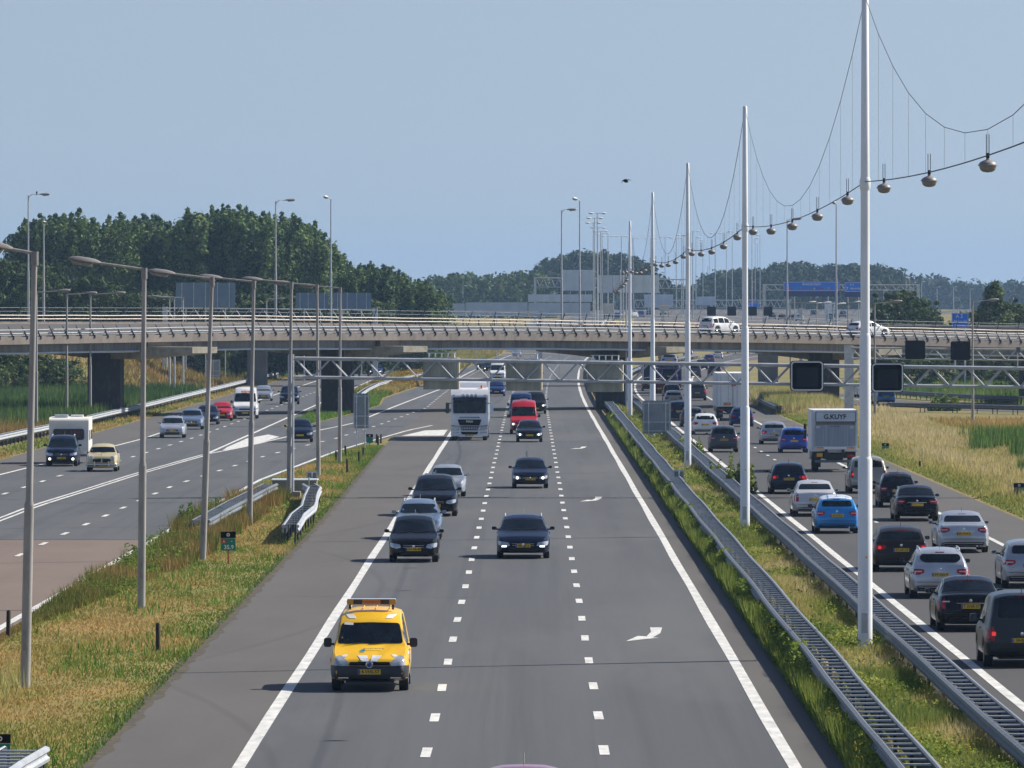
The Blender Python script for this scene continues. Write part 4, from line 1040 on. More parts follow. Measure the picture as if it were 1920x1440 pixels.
for row, (d, st, dr) in enumerate(((322, 17, 1.2), (340, 19, .2), (362, 22, .0))):
    px = 44 + row * 7
    while px < (822 if row == 0 else 800):
        x = (px - VX) * d / F; top = prof(px) + R.uniform(-7, 10)
        if row == 0 and 480 < px < 640: top += R.uniform(0, 18)
        h = H + (VY - top) * d / F - TZ(x, d)
        plant('poplar_tree', 'tall dark poplar in the dense wood behind the left half of the overpass', 'tree', POP, x, d + R.uniform(-3, 3), h / 20.6, max(.72, min(1.1, h / 20)) * R.uniform(.95, 1.15), 'poplars of the dense wood')
        px += st * R.uniform(.8, 1.2)
frontp = interp([(-60, 470), (0, 482), (40, 490), (110, 500), (130, 535), (180, 520), (230, 540), (330, 545), (460, 552), (620, 556), (760, 560)])
for row, (d, st) in enumerate(((292, 34), (305, 40))):
    px = -70 + row * 16
    while px < 700:
        x = (px - VX) * d / F; h = H + (VY - frontp(px) - R.uniform(-8, 14)) * d / F - TZ(x, d)
        plant('leafy_tree', 'lighter green bushy tree in front of the poplars, behind the left overpass rail', 'tree', RND if h > 8 else BUSH, x, d + R.uniform(-3, 3), h / (10.6 if h > 8 else 6.5), None, 'bushy trees in front of the poplar wood')
        px += st * R.uniform(.75, 1.25)
for px, py, d, lb in ((20, 660, 236, 'dark bush in the shade under the left end of the overpass'), (75, 664, 240, 'second dark bush in the shade under the left end of the overpass'), (112, 672, 243, 'third dark bush right of the shaded ones, under the overpass'), (-20, 650, 232, 'dark bush at the very left edge under the overpass')):
    x = (px - VX) * d / F; h = H - (py - VY) * d / F - TZ(x, d); plant('bush', lb, 'bush', BUSH, x, d, max(1.6, h) / 6.3, .95)
for px, py, d, sc, kind, lb in ((1672, 551, 290, 1, RND, 'left one of the dark trees right of the tallest mast'), (1702, 548, 300, 1, RND, 'middle one of the dark trees right of the tallest mast'), (1728, 566, 285, .8, RND, 'small dark tree at the right of the trees beside the tallest mast'),
                            (1866, 536, 280, 1, CON, 'pointed dark green tree at the right edge behind the overpass'), (1898, 566, 286, .8, RND, 'round green tree right of the pointed one, at the right edge'), (1838, 576, 290, .7, BUSH, 'low bush left of the pointed tree at the right edge')):
    x = (px - VX) * d / F; h = H + (VY - py) * d / F - TZ(x, d); hb = {id(RND): 10.5, id(CON): 10.3, id(BUSH): 6.5}[id(kind)]
    plant('leafy_tree', lb, 'tree', kind, x, d, h / hb, h / hb * 1.02)
for px, d, h, lb in ((1700, 262, 3.2, 'dark shrub under the right end of the overpass, beside the far rail'), (1745, 258, 3.4, 'second dark shrub under the right end of the overpass'), (1880, 262, 3.8, 'dark shrub under the overpass at the right edge'), (1812, 268, 3.6, 'dark shrub behind the right pier'), (1915, 250, 3.4, 'last dark shrub at the right edge under the overpass'),
                     (1655, 270, 3.0, 'dark shrub just right of the tallest mast under the overpass')):
    x = (px - VX) * d / F; plant('bush', lb, 'bush', BUSH, x, d, h / 6.3, .9)
def mass(name, label, prof_pts, d0, d1, n, m, ls, zb=6.0, cl=2.2, per=40, seed=1):
    """far woodland that reads as one mass: leaf clumps filling a belt d0..d1 under a bumpy outline"""
    rg = np.random.default_rng(seed); pf = interp(prof_pts)
    px = rg.uniform(prof_pts[0][0], prof_pts[-1][0], n); d = rg.uniform(d0, d1, n); dm = (d0 + d1) / 2
    top = np.array([pf(p) for p in px]); bump = 6 * vnoise(px, d * .2, 11, seed) + 4 * vnoise(px, d, 4, seed + 3)
    topz = H + (VY - top - bump + 3) * dm / F
    u = rg.uniform(0, 1, n) ** .55
    z = zb + (topz - zb) * u; x = (px - VX) * dm / F
    c = np.stack([x, d * K, z], 1); tint0 = .25 + .5 * vnoise(px, z * 3, 9, seed + 7)
    dd = rg.normal(size=(n, per, 3)); dd /= np.linalg.norm(dd, axis=2)[:, :, None]; dd *= (rg.uniform(.3, 1, (n, per)) ** .5 * cl)[:, :, None] * rg.uniform(.5, 1.1, n)[:, None, None]
    pts = (c[:, None, :] + dd).reshape(-1, 3)
    v = leafquads(pts, ls, .2, dd.reshape(-1, 3) / np.linalg.norm(dd.reshape(-1, 3), axis=1)[:, None], 1.0)
    o = link(name, tri_mesh(name, v, 4, np.clip(np.repeat(tint0, per) + rg.uniform(-.2, .25, n * per), 0, 1), m))
    tag(o, label, 'woods', kind='stuff')
mass('far_woods', 'mixed green trees behind the screens left of the tree hump', [(790, 540), (800, 532), (830, 528), (860, 517), (880, 518), (900, 528), (930, 524), (960, 520), (985, 516), (1010, 520), (1030, 540), (1040, 560)], 640, 700, 420, leaf_mid, .75, 5, 2.4, 46, 11)
mass('far_woods', 'rounded hump of dark trees behind the cluster of lamps', [(1000, 515), (1010, 505), (1030, 490), (1060, 484), (1090, 478), (1130, 479), (1165, 480), (1190, 490), (1205, 498), (1225, 515), (1245, 535), (1262, 555)], 720, 780, 620, leaf_far, .8, 5, 2.5, 46, 12)
mass('far_woods', 'hazy trees behind the second and third masts', [(1225, 556), (1250, 548), (1275, 545), (1300, 545), (1322, 526), (1345, 518), (1368, 508), (1395, 515), (1420, 506), (1450, 507), (1480, 501), (1520, 503), (1560, 503), (1600, 504), (1640, 504), (1672, 506), (1682, 520), (1695, 545)], 760, 840, 1100, leaf_far, .85, 5, 2.7, 44, 13)
mass('far_woods', 'low bluish ridge of woods on the right horizon', [(1560, 556), (1640, 545), (1690, 532), (1720, 528), (1760, 533), (1800, 536), (1850, 540), (1900, 538), (2010, 535)], 1050, 1180, 900, leaf_far, 1.3, 5, 4.0, 40, 14)
mass('far_woods', 'distant low woods filling the horizon in the middle', [(640, 566), (780, 562), (900, 556), (1000, 556), (1120, 552), (1260, 556), (1400, 556), (1560, 556)], 1100, 1250, 900, leaf_far, 1.3, 5, 4.0, 40, 15)
mass('far_woods', 'low woods beyond the left edge of the poplar wood', [(-200, 520), (-60, 512), (20, 520), (120, 540)], 420, 470, 300, leaf_mid, .8, 1, 2.2, 44, 16)

# ------------------------------------------------------------------ grass, weeds, reeds
g_short = tint_mat('grass_short', [(.13, .21, .035), (.22, .25, .055), (.34, .28, .085), (.46, .32, .12)], .9, .3)
g_green = tint_mat('grass_lush', [(.08, .18, .028), (.13, .25, .04), (.20, .30, .055)], .9, .3)
g_weed = tint_mat('weeds', [(.055, .11, .022), (.13, .20, .035), (.22, .29, .05), (.38, .40, .09)], .85, .3)
g_dry = tint_mat('dry_grass', [(.20, .26, .06), (.35, .35, .10), (.50, .43, .18), (.62, .53, .30)], .9, .3)
g_reed = tint_mat('reeds', [(.06, .13, .03), (.12, .21, .045), (.20, .29, .07)], .85, .3)
g_brown = tint_mat('brown_weeds', [(.12, .16, .03), (.22, .20, .055), (.34, .22, .09)], .9, .2)
g_yellow = tint_mat('yellow_flowers', [(.45, .36, .03), (.60, .50, .05)], .8, .3)
def scat(n, xf0, xf1, y0, y1, near=1.0):
    """more blades close to the camera (density ~ 1/d^near)"""
    u = NR.uniform(0, 1, n)
    if near == 1.0: y = y0 * (y1 / y0) ** u
    elif near == 0: y = y0 + (y1 - y0) * u
    else: k = 1 - near; y = (y0 ** k + (y1 ** k - y0 ** k) * u) ** (1 / k)
    a = np.array([xf0(v) for v in y]); b = np.array([xf1(v) for v in y])
    return a + (b - a) * NR.uniform(0, 1, n), y
# left grass strip
x, y = scat(90000, lambda d: BRL(d) + .35, lambda d: ML(d) - .12, 42, 152, 1.3)
ed = np.array([ML(v) for v in y]) - x; dry = np.clip(vnoise(x, y, 2.6, 1) * 1.5 - .35 + vnoise(x, y * .6, .9, 2) * .5 - np.exp(-ed / .9) * .8, 0, 1)
blades('short_grass', x, y, .04 + .09 * vnoise(x, y, 1.3, 3) * NR.uniform(.4, 1, len(x)), .012 + y * .00014, g_short, np.clip(dry + NR.uniform(-.12, .12, len(x)), 0, 1), .9, label='short patchy green and dry grass of the left strip')
x, y = scat(9000, lambda d: BRL(d) + .35, lambda d: ML(d) - .12, 42, 152, 1.3); k = vnoise(x, y, 1.7, 5) > .62; x, y = x[k], y[k]
blades('grass_tufts', x, y, NR.uniform(.15, .34, len(x)), .014 + y * .00012, g_green, NR.uniform(0, 1, len(x)), .6, label='taller green tufts in the left grass strip')
x, y = scat(2600, lambda d: -13.9, lambda d: -11.6, 42, 56, 1); blades('dry_tussock', x, y, NR.uniform(.3, .75, len(x)), .014, g_dry, NR.uniform(.2, .9, len(x)), .5, label='pale dry tussock at the left edge')
# weeds along the ramp edge, x -14.2 .. -11.8, d 72..108
x, y = scat(26000, lambda d: BRL(d) + .4, lambda d: BRL(d) + .4 + 2.6 * min(1, max(.1, (d - 62) / 20)), 62, 110, .8); k = vnoise(x, y, 1.2, 8) > .30; x, y = x[k], y[k]
hh = (.25 + .75 * vnoise(x, y, 1.6, 9)) * np.clip((y - 60) / 22, .25, 1) * NR.uniform(.5, 1, len(x))
blades('tall_weeds', x, y, hh * 1.12, .022, g_brown, np.clip(vnoise(x, y, 2, 10) + NR.uniform(-.3, .3, len(x)), 0, 1), .5, label='tall brownish weeds beside the ramp')
def leafstuff(name, label, x, y, z, size, m, tint):
    zz = z + (TZv(x, y) if np.any(y > 240) else 0)
    o = link(name, tri_mesh(name, leafquads(np.stack([x, y * K, zz], 1), size, .5), 4, tint, m)); return tag(o, label, 'plants', kind='stuff')
x, y = scat(17000, lambda d: BRL(d) + .35, lambda d: BRL(d) + 2.3, 72, 104, .8); k = vnoise(x, y, 1.1, 12) > .42; x, y = x[k], y[k]
leafstuff('leafy_weeds', 'leafy green weeds beside the ramp', x, y, NR.uniform(0, 1, len(x)) * (.25 + .6 * vnoise(x, y, 1.3, 13)), .05, g_weed, NR.uniform(0, .8, len(x)))
def shrub(label, px, py, w_, h_, n, m, sz=.07):
    gx, gy = gp(px, py); root = thing('shrub', label, 'shrub', (gx, gy, 0))
    dd = NR.normal(size=(n, 3)); dd /= np.linalg.norm(dd, axis=1)[:, None]; dd *= (NR.uniform(.2, 1, n) ** .45)[:, None] * (1 + .3 * np.sin(np.arctan2(dd[:, 1], dd[:, 0]) * 3 + px))[:, None]
    c = np.stack([dd[:, 0] * w_ / 2, dd[:, 1] * w_ / 2, np.abs(dd[:, 2]) * h_ * (.75 + .25 * np.sin(dd[:, 0] * 9))], 1)
    link('crown', tri_mesh('crown', leafquads(c, sz, .4), 4, NR.uniform(0, 1, n), m), root)
    mb = MB()
    for k in range(6): a = k * 1.05; mb.tube([(0, 0, -.05), (math.cos(a) * w_ * .2, math.sin(a) * w_ * .2, h_ * .5), (math.cos(a) * w_ * .33, math.sin(a) * w_ * .33, h_ * .8)], [.02, .012, .005], 4)
    part('stem', mb, bark, root)
shrub('dark green shrub on the ramp edge beside the third lamp post', 352, 985, 1.05, .85, 1500, g_reed, .07)
shrub('small round green tuft in the left grass strip', 157, 1128, .42, .26, 420, g_reed, .045)
shrub('blurry dark bush growing over the median beside the second mast', 1385, 925, 1.5, 1.7, 3600, g_weed, .085)
shrub('dark weedy bush behind the barrier between the third and second masts', 1345, 905, 1.2, 1.0, 2200, g_weed, .08)
shrub('green bush at the guard rail of the exit road', 1768, 770, 2.6, 1.5, 1500, g_weed, .2)
shrub('leafy bush in the median grass behind the wide sign back', 1290, 850, 1.6, 1.1, 2000, g_weed, .09)
# hedge strip under the first barrier
n = 70000
x, y = scat(n, lambda d: 6.02 + CM(d), lambda d: 6.62 + CM(d), 40, 190, 1.5)
prof_h = .28 + .42 * vnoise(y * 0, y, 2.2, 21) + .15 * vnoise(x, y, .5, 22); xr = (x - 6.02 - np.array([CM(v) for v in y])) / .6
z = NR.uniform(0, 1, n) ** .7 * prof_h * np.clip(.35 + xr * 1.2, 0, 1)
leafstuff('hedge_weeds', 'dense dark weeds under the middle barrier', x + .05 * vnoise(x, y, .7, 4), y, z, .045 + y * .00035, g_weed, np.clip(vnoise(x, y, 1.1, 23) * .8 + NR.uniform(-.1, .25, n), 0, 1))
x, y = scat(34000, lambda d: 6.05 + CM(d), lambda d: 6.58 + CM(d), 40, 190, 1.4)
blades('hedge_grass', x, y, NR.uniform(.2, .75, len(x)) * (.5 + .7 * vnoise(x, y, 2, 24)), .012 + y * .00018, g_weed, NR.uniform(.2, 1, len(x)), .45, label='grass blades under the middle barrier')
x, y = scat(2200, lambda d: 6.1, lambda d: 6.6, 40, 120, 1.5); k = vnoise(x, y, 1.4, 25) > .62; x, y = x[k], y[k]
leafstuff('yellow_flowers', 'tiny yellow flowers under the middle barrier', x, y, NR.uniform(.35, .65, len(x)), .022, g_yellow, NR.uniform(0, 1, len(x)))
# median between the barriers
x, y = scat(120000, lambda d: 7.25 + CM(d), lambda d: 9.0 + CR(d), 40, 230, 1.45)
ns = vnoise(x, y, 1.9, 31); hgt = (.16 + .42 * vnoise(x, y, 1.2, 32)) * NR.uniform(.45, 1.15, len(x))
blades('median_grass', x, y, hgt, .011 + y * .0002, g_dry, np.clip(ns * 1.15 - .15 + NR.uniform(-.2, .2, len(x)), 0, 1), .55, label='mixed dry and green tall grass between the two barriers')
x, y = scat(70000, lambda d: 7.22 + CM(d), lambda d: 9.02 + CR(d), 40, 230, 1.45); k = (vnoise(x, y, 1.9, 31) < .55) | (NR.uniform(0, 1, len(x)) < .25); x, y = x[k], y[k]
leafstuff('median_weeds', 'leafy green weeds between the two barriers', x, y, NR.uniform(0, 1, len(x)) * (.15 + .5 * vnoise(x, y, 1.2, 33)), .035 + y * .0003, g_weed, np.clip(vnoise(x, y, .8, 34) + NR.uniform(-.1, .2, len(x)), 0, 1))
x, y = scat(5200, lambda d: 7.1, lambda d: 9.2, 40, 150, 1.4); k = vnoise(x, y, 2, 35) > .55; x, y = x[k], y[k]
leafstuff('yellow_flowers', 'yellow flower heads in the median', x, y, NR.uniform(.25, .6, len(x)), .022, g_yellow, NR.uniform(0, 1, len(x)))
# right verge and fields
x, y = scat(90000, lambda d: 20.7 + CR(d), lambda d: 30 + CR(d), 72, 200, .8)
e = x - 20.7 - np.array([CR(v) for v in y]); dn = vnoise(x, y, 4, 41)
blades('tall_dry_grass', x, y, np.clip(e * .35, .15, 1) * (.35 + .65 * dn) * NR.uniform(.5, 1, len(x)), .03 + y * .0002, g_dry, np.clip(np.clip(e / 3, 0, 1) * .8 + dn * .5 - .25 + NR.uniform(-.15, .2, len(x)), 0, 1), .4, label='tall straw-coloured grass on the right verge')
x, y = scat(60000, lambda d: 28, lambda d: 60, 95, 186, .3)
k = (vnoise(x, y * .6, 9, 44) > .0); 
blades('field_grass', x, y, NR.uniform(.2, .55, len(x)), .06, g_short, np.clip(vnoise(x, y * .5, 7, 43) * 1.3 - .1 + NR.uniform(-.15, .15, len(x)), 0, 1), .6, label='meadow grass of the right field')
x, y = scat(60000, lambda d: 24 + (d - 120) * .12, lambda d: 60, 118, 156, 0)
k = (vnoise(x, y, 4, 45) * .8 + vnoise(x, y, 1.5, 48) * .3 + np.clip((x - 28) / 9, -.5, .45) - np.clip((124 - y) / 8, 0, .4)) > .55; x, y = x[k], y[k]
blades('reeds', x, y, NR.uniform(.7, 1.5, len(x)), .06, g_reed, NR.uniform(0, 1, len(x)), .25, label='bright green reed bed at the right edge')
x, y = scat(22000, lambda d: 20.9 + CR(d), lambda d: 26.5 + CR(d) * .4, 196, 238, 0)
blades('tall_dry_grass', x, y, NR.uniform(.6, 1.5, len(x)), .06, g_dry, np.clip(vnoise(x, y, 3, 46) + NR.uniform(-.2, .2, len(x)), 0, 1), .4, label='tall dry grass tussocks beside the pier under the overpass')
x, y = scat(34000, interp([(196, 68), (200, 60), (204, 53), (212, 46), (222, 42), (236, 38), (262, 34)]), lambda d: 74, 202, 262, 0); k = vnoise(x, y, 5, 63) + .4 * vnoise(x, y, 1.5, 64) > .5; x, y = x[k], y[k]
blades('reeds', x, y, NR.uniform(.5, 1.2, len(x)), .08, g_reed, np.clip(vnoise(x, y, 6, 47) + NR.uniform(-.2, .2, len(x)), 0, 1), .3, label='green bank beyond the exit road')
# left side beyond the guard rail
x, y = scat(30000, lambda d: -60, lambda d: -34.3, 140, 178, 0)
blades('tall_dry_grass', x, y, NR.uniform(.3, .9, len(x)), .06, g_brown, np.clip(.6 + .5 * vnoise(x, y, 5, 51) + NR.uniform(-.2, .2, len(x)) - np.clip((y - 165) / 20, 0, .6), 0, 1), .5, label='orange-brown dry weeds beyond the left guard rail')
x, y = scat(46000, lambda d: -66, lambda d: -33.8, 176, 246, 0); k = vnoise(x, y, 5, 61) + .4 * vnoise(x, y, 1.5, 62) > .42; x, y = x[k], y[k]
g_reed2 = tint_mat('reeds_left', [(.03, .075, .02), (.055, .12, .032), (.11, .18, .05)], .85, .3)
blades('reeds', x, y, NR.uniform(.5, 1.5, len(x)), .08, g_reed2, np.clip(vnoise(x, y, 6, 52) + NR.uniform(-.2, .2, len(x)), 0, 1), .3, label='lush green reeds under the left part of the overpass')
x, y = scat(26000, lambda d: -70, lambda d: -35, 243, 300, 0)
blades('bank_grass', x, y, NR.uniform(.3, .8, len(x)), .09, g_brown, np.clip(.35 + .6 * vnoise(x, y, 7, 53) + NR.uniform(-.2, .2, len(x)), 0, 1), .5, label='brown dry grass on the sloping bank')
x, y = scat(9000, lambda d: -33.2, lambda d: -30.9, 118, 330, .8)
blades('verge_grass', x, y, NR.uniform(.08, .25, len(x)), .05, g_short, np.clip(vnoise(x, y, 5, 54) * 1.2 - .2, 0, 1), .7, label='thin grass under the left guard rail')
# island with the pier, and the ground between the roads beyond
flat_poly('island', [(-17.9, 172), (-17.2, 176)] + [(ISL(d), d) for d in drange(178, 236, 4)] + [(-18.8, 236), (-18.7, 221), (-18.4, 189)], grass_ground, .006)
x, y = scat(15000, lambda d: -18.4, lambda d: ISL(d) - .2, 180, 236, 0)
blades('island_grass', x, y, NR.uniform(.1, .35, len(x)), .06, g_green, NR.uniform(0, 1, len(x)), .7, label='green grass around the central pier')
x, y = scat(34000, lambda d: -18.4, lambda d: ISL(d) + CM(d) - .4, 236, 520, .5)
blades('meadow_between_roads', x, y, NR.uniform(.2, .7, len(x)), .10, g_short, np.clip(vnoise(x, y, 9, 55) * 1.2 - .1 + NR.uniform(-.1, .1, len(x)), 0, 1), .6, label='meadow between the far roads')
x, y = scat(9000, lambda d: -16.5, lambda d: -12.8, 262, 330, 0)
leafstuff('yellow_weeds', 'yellow-orange flowering weeds between the far roads', x, y, NR.uniform(.1, .7, len(x)), .12, tint_mat('orange_weeds', [(.20, .17, .02), (.36, .24, .03), (.45, .25, .05)], .85, .2), NR.uniform(0, 1, len(x)))
x, y = scat(30000, lambda d: -64, lambda d: -32, 300, 480, .3)
blades('field_grass', x, y, NR.uniform(.3, .8, len(x)), .12, g_green, NR.uniform(0, 1, len(x)), .6, label='green field behind the overpass on the left')
# ------------------------------------------------------------------ vehicles
PAINTS = {}
def paint(name, col, metal=.35, rough=.32):
    if name in PAINTS: return PAINTS[name]
    dk = max(col) < .2
    PAINTS[name] = mat('paint_' + name, col, rough, metal, var=.03, scale=1.5, coat=.22 if dk else (.3 if name == 'yellow' else .7), spec=.2 if dk else .5, dirt=[c * .86 + .004 for c in col]); return PAINTS[name]
# profiles: front to rear (distance from the nose, height of the upper outline); cw = windscreen base, r0 = roof start, r1 = roof end, rb = rear window base
PROF = {
 'hatch': dict(L=4.2, H=1.46, pts=[(0, .52), (.05, .66), (.22, .78), (.6, .87), (1.1, .955), (1.85, 1.36), (2.3, 1.455), (2.9, 1.46), (3.5, 1.40), (3.82, 1.30), (4.08, 1.0), (4.16, .86), (4.2, .55)], cw=1.12, r0=1.86, r1=3.72, rb=4.06, belt=.93, split=[2.45], q=3.25),
 'sedan': dict(L=4.65, H=1.44, pts=[(0, .50), (.05, .64), (.25, .76), (.7, .85), (1.3, .93), (2.05, 1.33), (2.5, 1.43), (3.0, 1.43), (3.45, 1.34), (4.0, 1.04), (4.4, 1.02), (4.58, .98), (4.65, .55)], cw=1.32, r0=2.06, r1=3.4, rb=3.98, belt=.91, split=[2.7], q=3.45),
 'wagon': dict(L=4.6, H=1.46, pts=[(0, .50), (.05, .64), (.25, .77), (.7, .86), (1.25, .95), (2.0, 1.34), (2.45, 1.44), (3.2, 1.46), (4.0, 1.41), (4.28, 1.33), (4.5, 1.0), (4.57, .86), (4.6, .55)], cw=1.27, r0=2.02, r1=4.18, rb=4.48, belt=.93, split=[2.6, 3.5], q=4.1),
 'mpv': dict(L=4.5, H=1.66, pts=[(0, .58), (.05, .74), (.22, .86), (.6, .96), (1.0, 1.05), (1.75, 1.5), (2.2, 1.63), (3.0, 1.66), (3.9, 1.6), (4.2, 1.5), (4.4, 1.1), (4.47, .9), (4.5, .58)], cw=1.02, r0=1.8, r1=4.08, rb=4.38, belt=1.02, split=[2.5, 3.4], q=4.0),
 'suv': dict(L=4.55, H=1.72, pts=[(0, .62), (.05, .82), (.2, .95), (.6, 1.02), (1.25, 1.09), (1.9, 1.53), (2.25, 1.66), (3.0, 1.72), (4.0, 1.68), (4.25, 1.58), (4.42, 1.15), (4.5, .95), (4.55, .62)], cw=1.27, r0=1.94, r1=4.12, rb=4.4, belt=1.07, split=[2.6, 3.5], q=4.05),
 'van': dict(L=4.42, H=1.82, pts=[(0, .52), (.04, .68), (.12, .76), (.45, .88), (.92, 1.03), (1.50, 1.58), (1.85, 1.75), (2.6, 1.82), (4.0, 1.80), (4.28, 1.74), (4.37, 1.3), (4.4, .9), (4.42, .6)], cw=.94, r0=1.50, r1=4.2, rb=4.36, belt=1.00, split=[2.2], q=2.9),
 'highvan': dict(L=5.6, H=2.5, pts=[(0, .62), (.04, .92), (.15, 1.05), (.4, 1.17), (.72, 1.30), (1.35, 2.05), (1.7, 2.36), (2.2, 2.48), (5.2, 2.5), (5.5, 2.42), (5.57, 1.5), (5.59, .9), (5.6, .6)], cw=.74, r0=1.36, r1=5.4, rb=5.55, belt=1.25, split=[2.0], q=2.2),
 'classic': dict(L=4.4, H=1.48, pts=[(0, .60), (.04, .78), (.2, .90), (.6, .95), (1.35, .98), (1.8, 1.35), (2.2, 1.46), (2.9, 1.47), (3.3, 1.36), (3.75, 1.02), (4.2, .92), (4.35, .78), (4.4, .5)], cw=1.38, r0=1.80, r1=3.2, rb=3.7, belt=.96, split=[2.5], q=3.25),
}
def outline_round(pts, r=.04, k=3):
    out = []; n = len(pts)
    for i in range(n):
        a, b, c = Vector(pts[i - 1]), Vector(pts[i]), Vector(pts[(i + 1) % n])
        u = (a - b); v = (c - b); rr = min(r, u.length * .45, v.length * .45); p = b + u.normalized() * rr; q = b + v.normalized() * rr
        for j in range(k + 1):
            t = j / k; out.append(tuple((1 - t) ** 2 * p + 2 * t * (1 - t) * b + t * t * q))
    return out
def fill2d(outline, step=.12):
    O = []; n = len(outline)
    for i in range(n):
        a, b = Vector(outline[i]), Vector(outline[(i + 1) % n]); m_ = max(1, int((b - a).length / step))
        O += [a.lerp(b, j / m_) for j in range(m_)]
    ed = [(i, (i + 1) % len(O)) for i in range(len(O))]
    xs = [p.x for p in O]; ys = [p.y for p in O]; ins = []
    x = min(xs) + step * .5
    while x < max(xs):
        y = min(ys) + step * .5
        while y < max(ys): ins.append(Vector((x, y))); y += step
        x += step
    vs, _, fs, *_ = delaunay_2d_cdt(O + ins, ed, [], 1, 1e-5)
    return vs, fs
class Shell:
    def __init__(s, kind, W, L=None, H=None, wheel=.32):
        P = PROF[kind]; s.P = P; s.W = W; s.L = L or P['L']; s.H = H or P['H']; s.sy = s.L / P['L']; s.sz = s.H / P['H']; s.wr = wheel
        s.kind = kind
        xs = [p[0] * s.sy for p in P['pts']]; zs = [p[1] * s.sz for p in P['pts']]
        dense = np.linspace(0, s.L, 240); z = np.interp(dense, xs, zs); ker = np.array([1, 2, 3, 4, 3, 2, 1.]); ker /= ker.sum()
        zp = np.pad(z, 3, mode='edge'); s.zy = np.convolve(zp, ker, 'valid'); s.dy = dense
        s.belt = P['belt'] * s.sz; s.fw = (.86 if kind != 'highvan' else .98) * s.sy; s.rw = s.L - (.86 if kind not in ('van', 'highvan') else .95) * s.sy
        s.tum = {'van': .17, 'highvan': .085, 'suv': .26, 'mpv': .27, 'classic': .34}.get(kind, .33)
    def zt(s, y): return float(np.interp(y, s.dy, s.zy))
    def plan(s, y):
        ff = {'classic': .16, 'van': .15, 'highvan': .14}.get(s.kind, .20)
        a = 1 - ff * (1 - min(1, y / .62)) ** 2.2; b = 1 - .13 * (1 - min(1, (s.L - y) / .5)) ** 2.2
        return s.W / 2 * a * b
    def zb(s, y):
        z = .21 if s.kind not in ('suv', 'highvan', 'van') else .26
        e = min(y, s.L - y); z += .10 * (1 - min(1, e / .18)) ** 1.5
        for yw in (s.fw, s.rw):
            ra = s.wr + .065; q = abs(y - yw)
            if q < ra: z = max(z, s.wr + math.sqrt(ra * ra - q * q) * 1.0)
        return z
    def ring(s, y):
        w_ = s.plan(y); zb = s.zb(y); zt = s.zt(y); b = min(s.belt, zt - .03)
        e = min(y, s.L - y)
        if e < .05: zb += .04 * (1 - e / .05)
        h = b - zb; hz = zt - b; k = min(1, hz / .3); t = s.tum
        xt = .945 * w_ - max(0, hz) * t * .9
        pts = [(0, zb), (w_ * .55, zb), (w_ * .88, zb + .01), (w_ * .975, zb + min(.05, h * .15)), (w_, zb + .35 * h), (w_ * 1.0, zb + .62 * h), (w_ * .975, zb + .86 * h), (w_ * .945, b),
               (.945 * w_ - hz * .5 * t, b + .5 * hz - .04 * k), (xt - .015, zt - .11 * k - .008), (xt - .045 * k - .02, zt - .045 * k), (xt - .14 * k - .05, zt - .008), (xt * .5, zt + .012 + .012 * k), (0, zt + .018 + .018 * k)]
        return [(max(0, x), z) for x, z in pts]
    def mesh(s):
        ys = set(np.round(np.linspace(0, s.L, 34), 4)); ra = s.wr + .065
        for yw in (s.fw, s.rw):
            for a in np.linspace(-1, 1, 13): ys.add(round(float(yw + ra * math.sin(a * math.pi / 2)), 4))
            ys |= {round(yw - ra - .004, 4), round(yw + ra + .004, 4)}
        ys |= {.02, .05, .1, .18, round(s.L - .02, 4), round(s.L - .05, 4), round(s.L - .1, 4), round(s.L - .18, 4)}
        for p in s.P['pts']: ys.add(round(p[0] * s.sy, 4))
        ys = sorted(y for y in ys if 0 <= y <= s.L)
        vs = []; fs = []
        for y in ys:
            r = s.ring(y); full = r + [(-x, z) for x, z in reversed(r[1:-1])]
            vs += [(x, y - s.L / 2, z) for x, z in full]
        n = 26
        for i in range(len(ys) - 1):
            for k in range(n): fs.append((i * n + k, i * n + (k + 1) % n, (i + 1) * n + (k + 1) % n, (i + 1) * n + k))
        c0 = len(vs); vs.append((0, -s.L / 2 - .015, .5)); c1 = len(vs); vs.append((0, s.L / 2 + .01, .6))
        for k in range(n):
            fs.append((c0, (k + 1) % n, k)); o = (len(ys) - 1) * n; fs.append((c1, o + k, o + (k + 1) % n))
        return MB().add(vs, fs)
def decal(bvh, outline, axis, off=.006, step=.12, depth=None, gap=.30):
    """a pane shaped by its outline, lying on the body"""
    vs, fs = fill2d(outline, step); out = []; last = None
    for v in vs:
        if axis == 'front': o, d = Vector((v.x, -30, v.y)), Vector((0, 1, 0))
        elif axis == 'rear': o, d = Vector((v.x, 30, v.y)), Vector((0, -1, 0))
        elif axis == 'right': o, d = Vector((30, v.x, v.y)), Vector((-1, 0, 0))
        elif axis == 'left': o, d = Vector((-30, v.x, v.y)), Vector((1, 0, 0))
        else: o, d = Vector((v.x, v.y, 30)), Vector((0, 0, -1))
        h = bvh.ray_cast(o, d)
        if h[0] is None:
            out.append(None)
        else:
            n = h[1] if h[1].dot(d) < 0 else -h[1]
            n = (n - d * .6).normalized(); out.append(h[0] + n * off)
    ax_ = {'front': 1, 'rear': 1, 'right': 0, 'left': 0, 'top': 2}[axis]
    ok = [f for f in fs if all(out[i] is not None for i in f) and max(out[i][ax_] for i in f) - min(out[i][ax_] for i in f) < gap]
    mb = MB(); mb.v = [tuple(p) if p is not None else (0, 0, .5) for p in out]; mb.f = [tuple(f) for f in ok]
    used = sorted({i for f in ok for i in f}); mp = {o: i for i, o in enumerate(used)}
    mb.v = [mb.v[i] for i in used]; mb.f = [tuple(mp[i] for i in f) for f in mb.f]
    return mb
WHEELS = {}
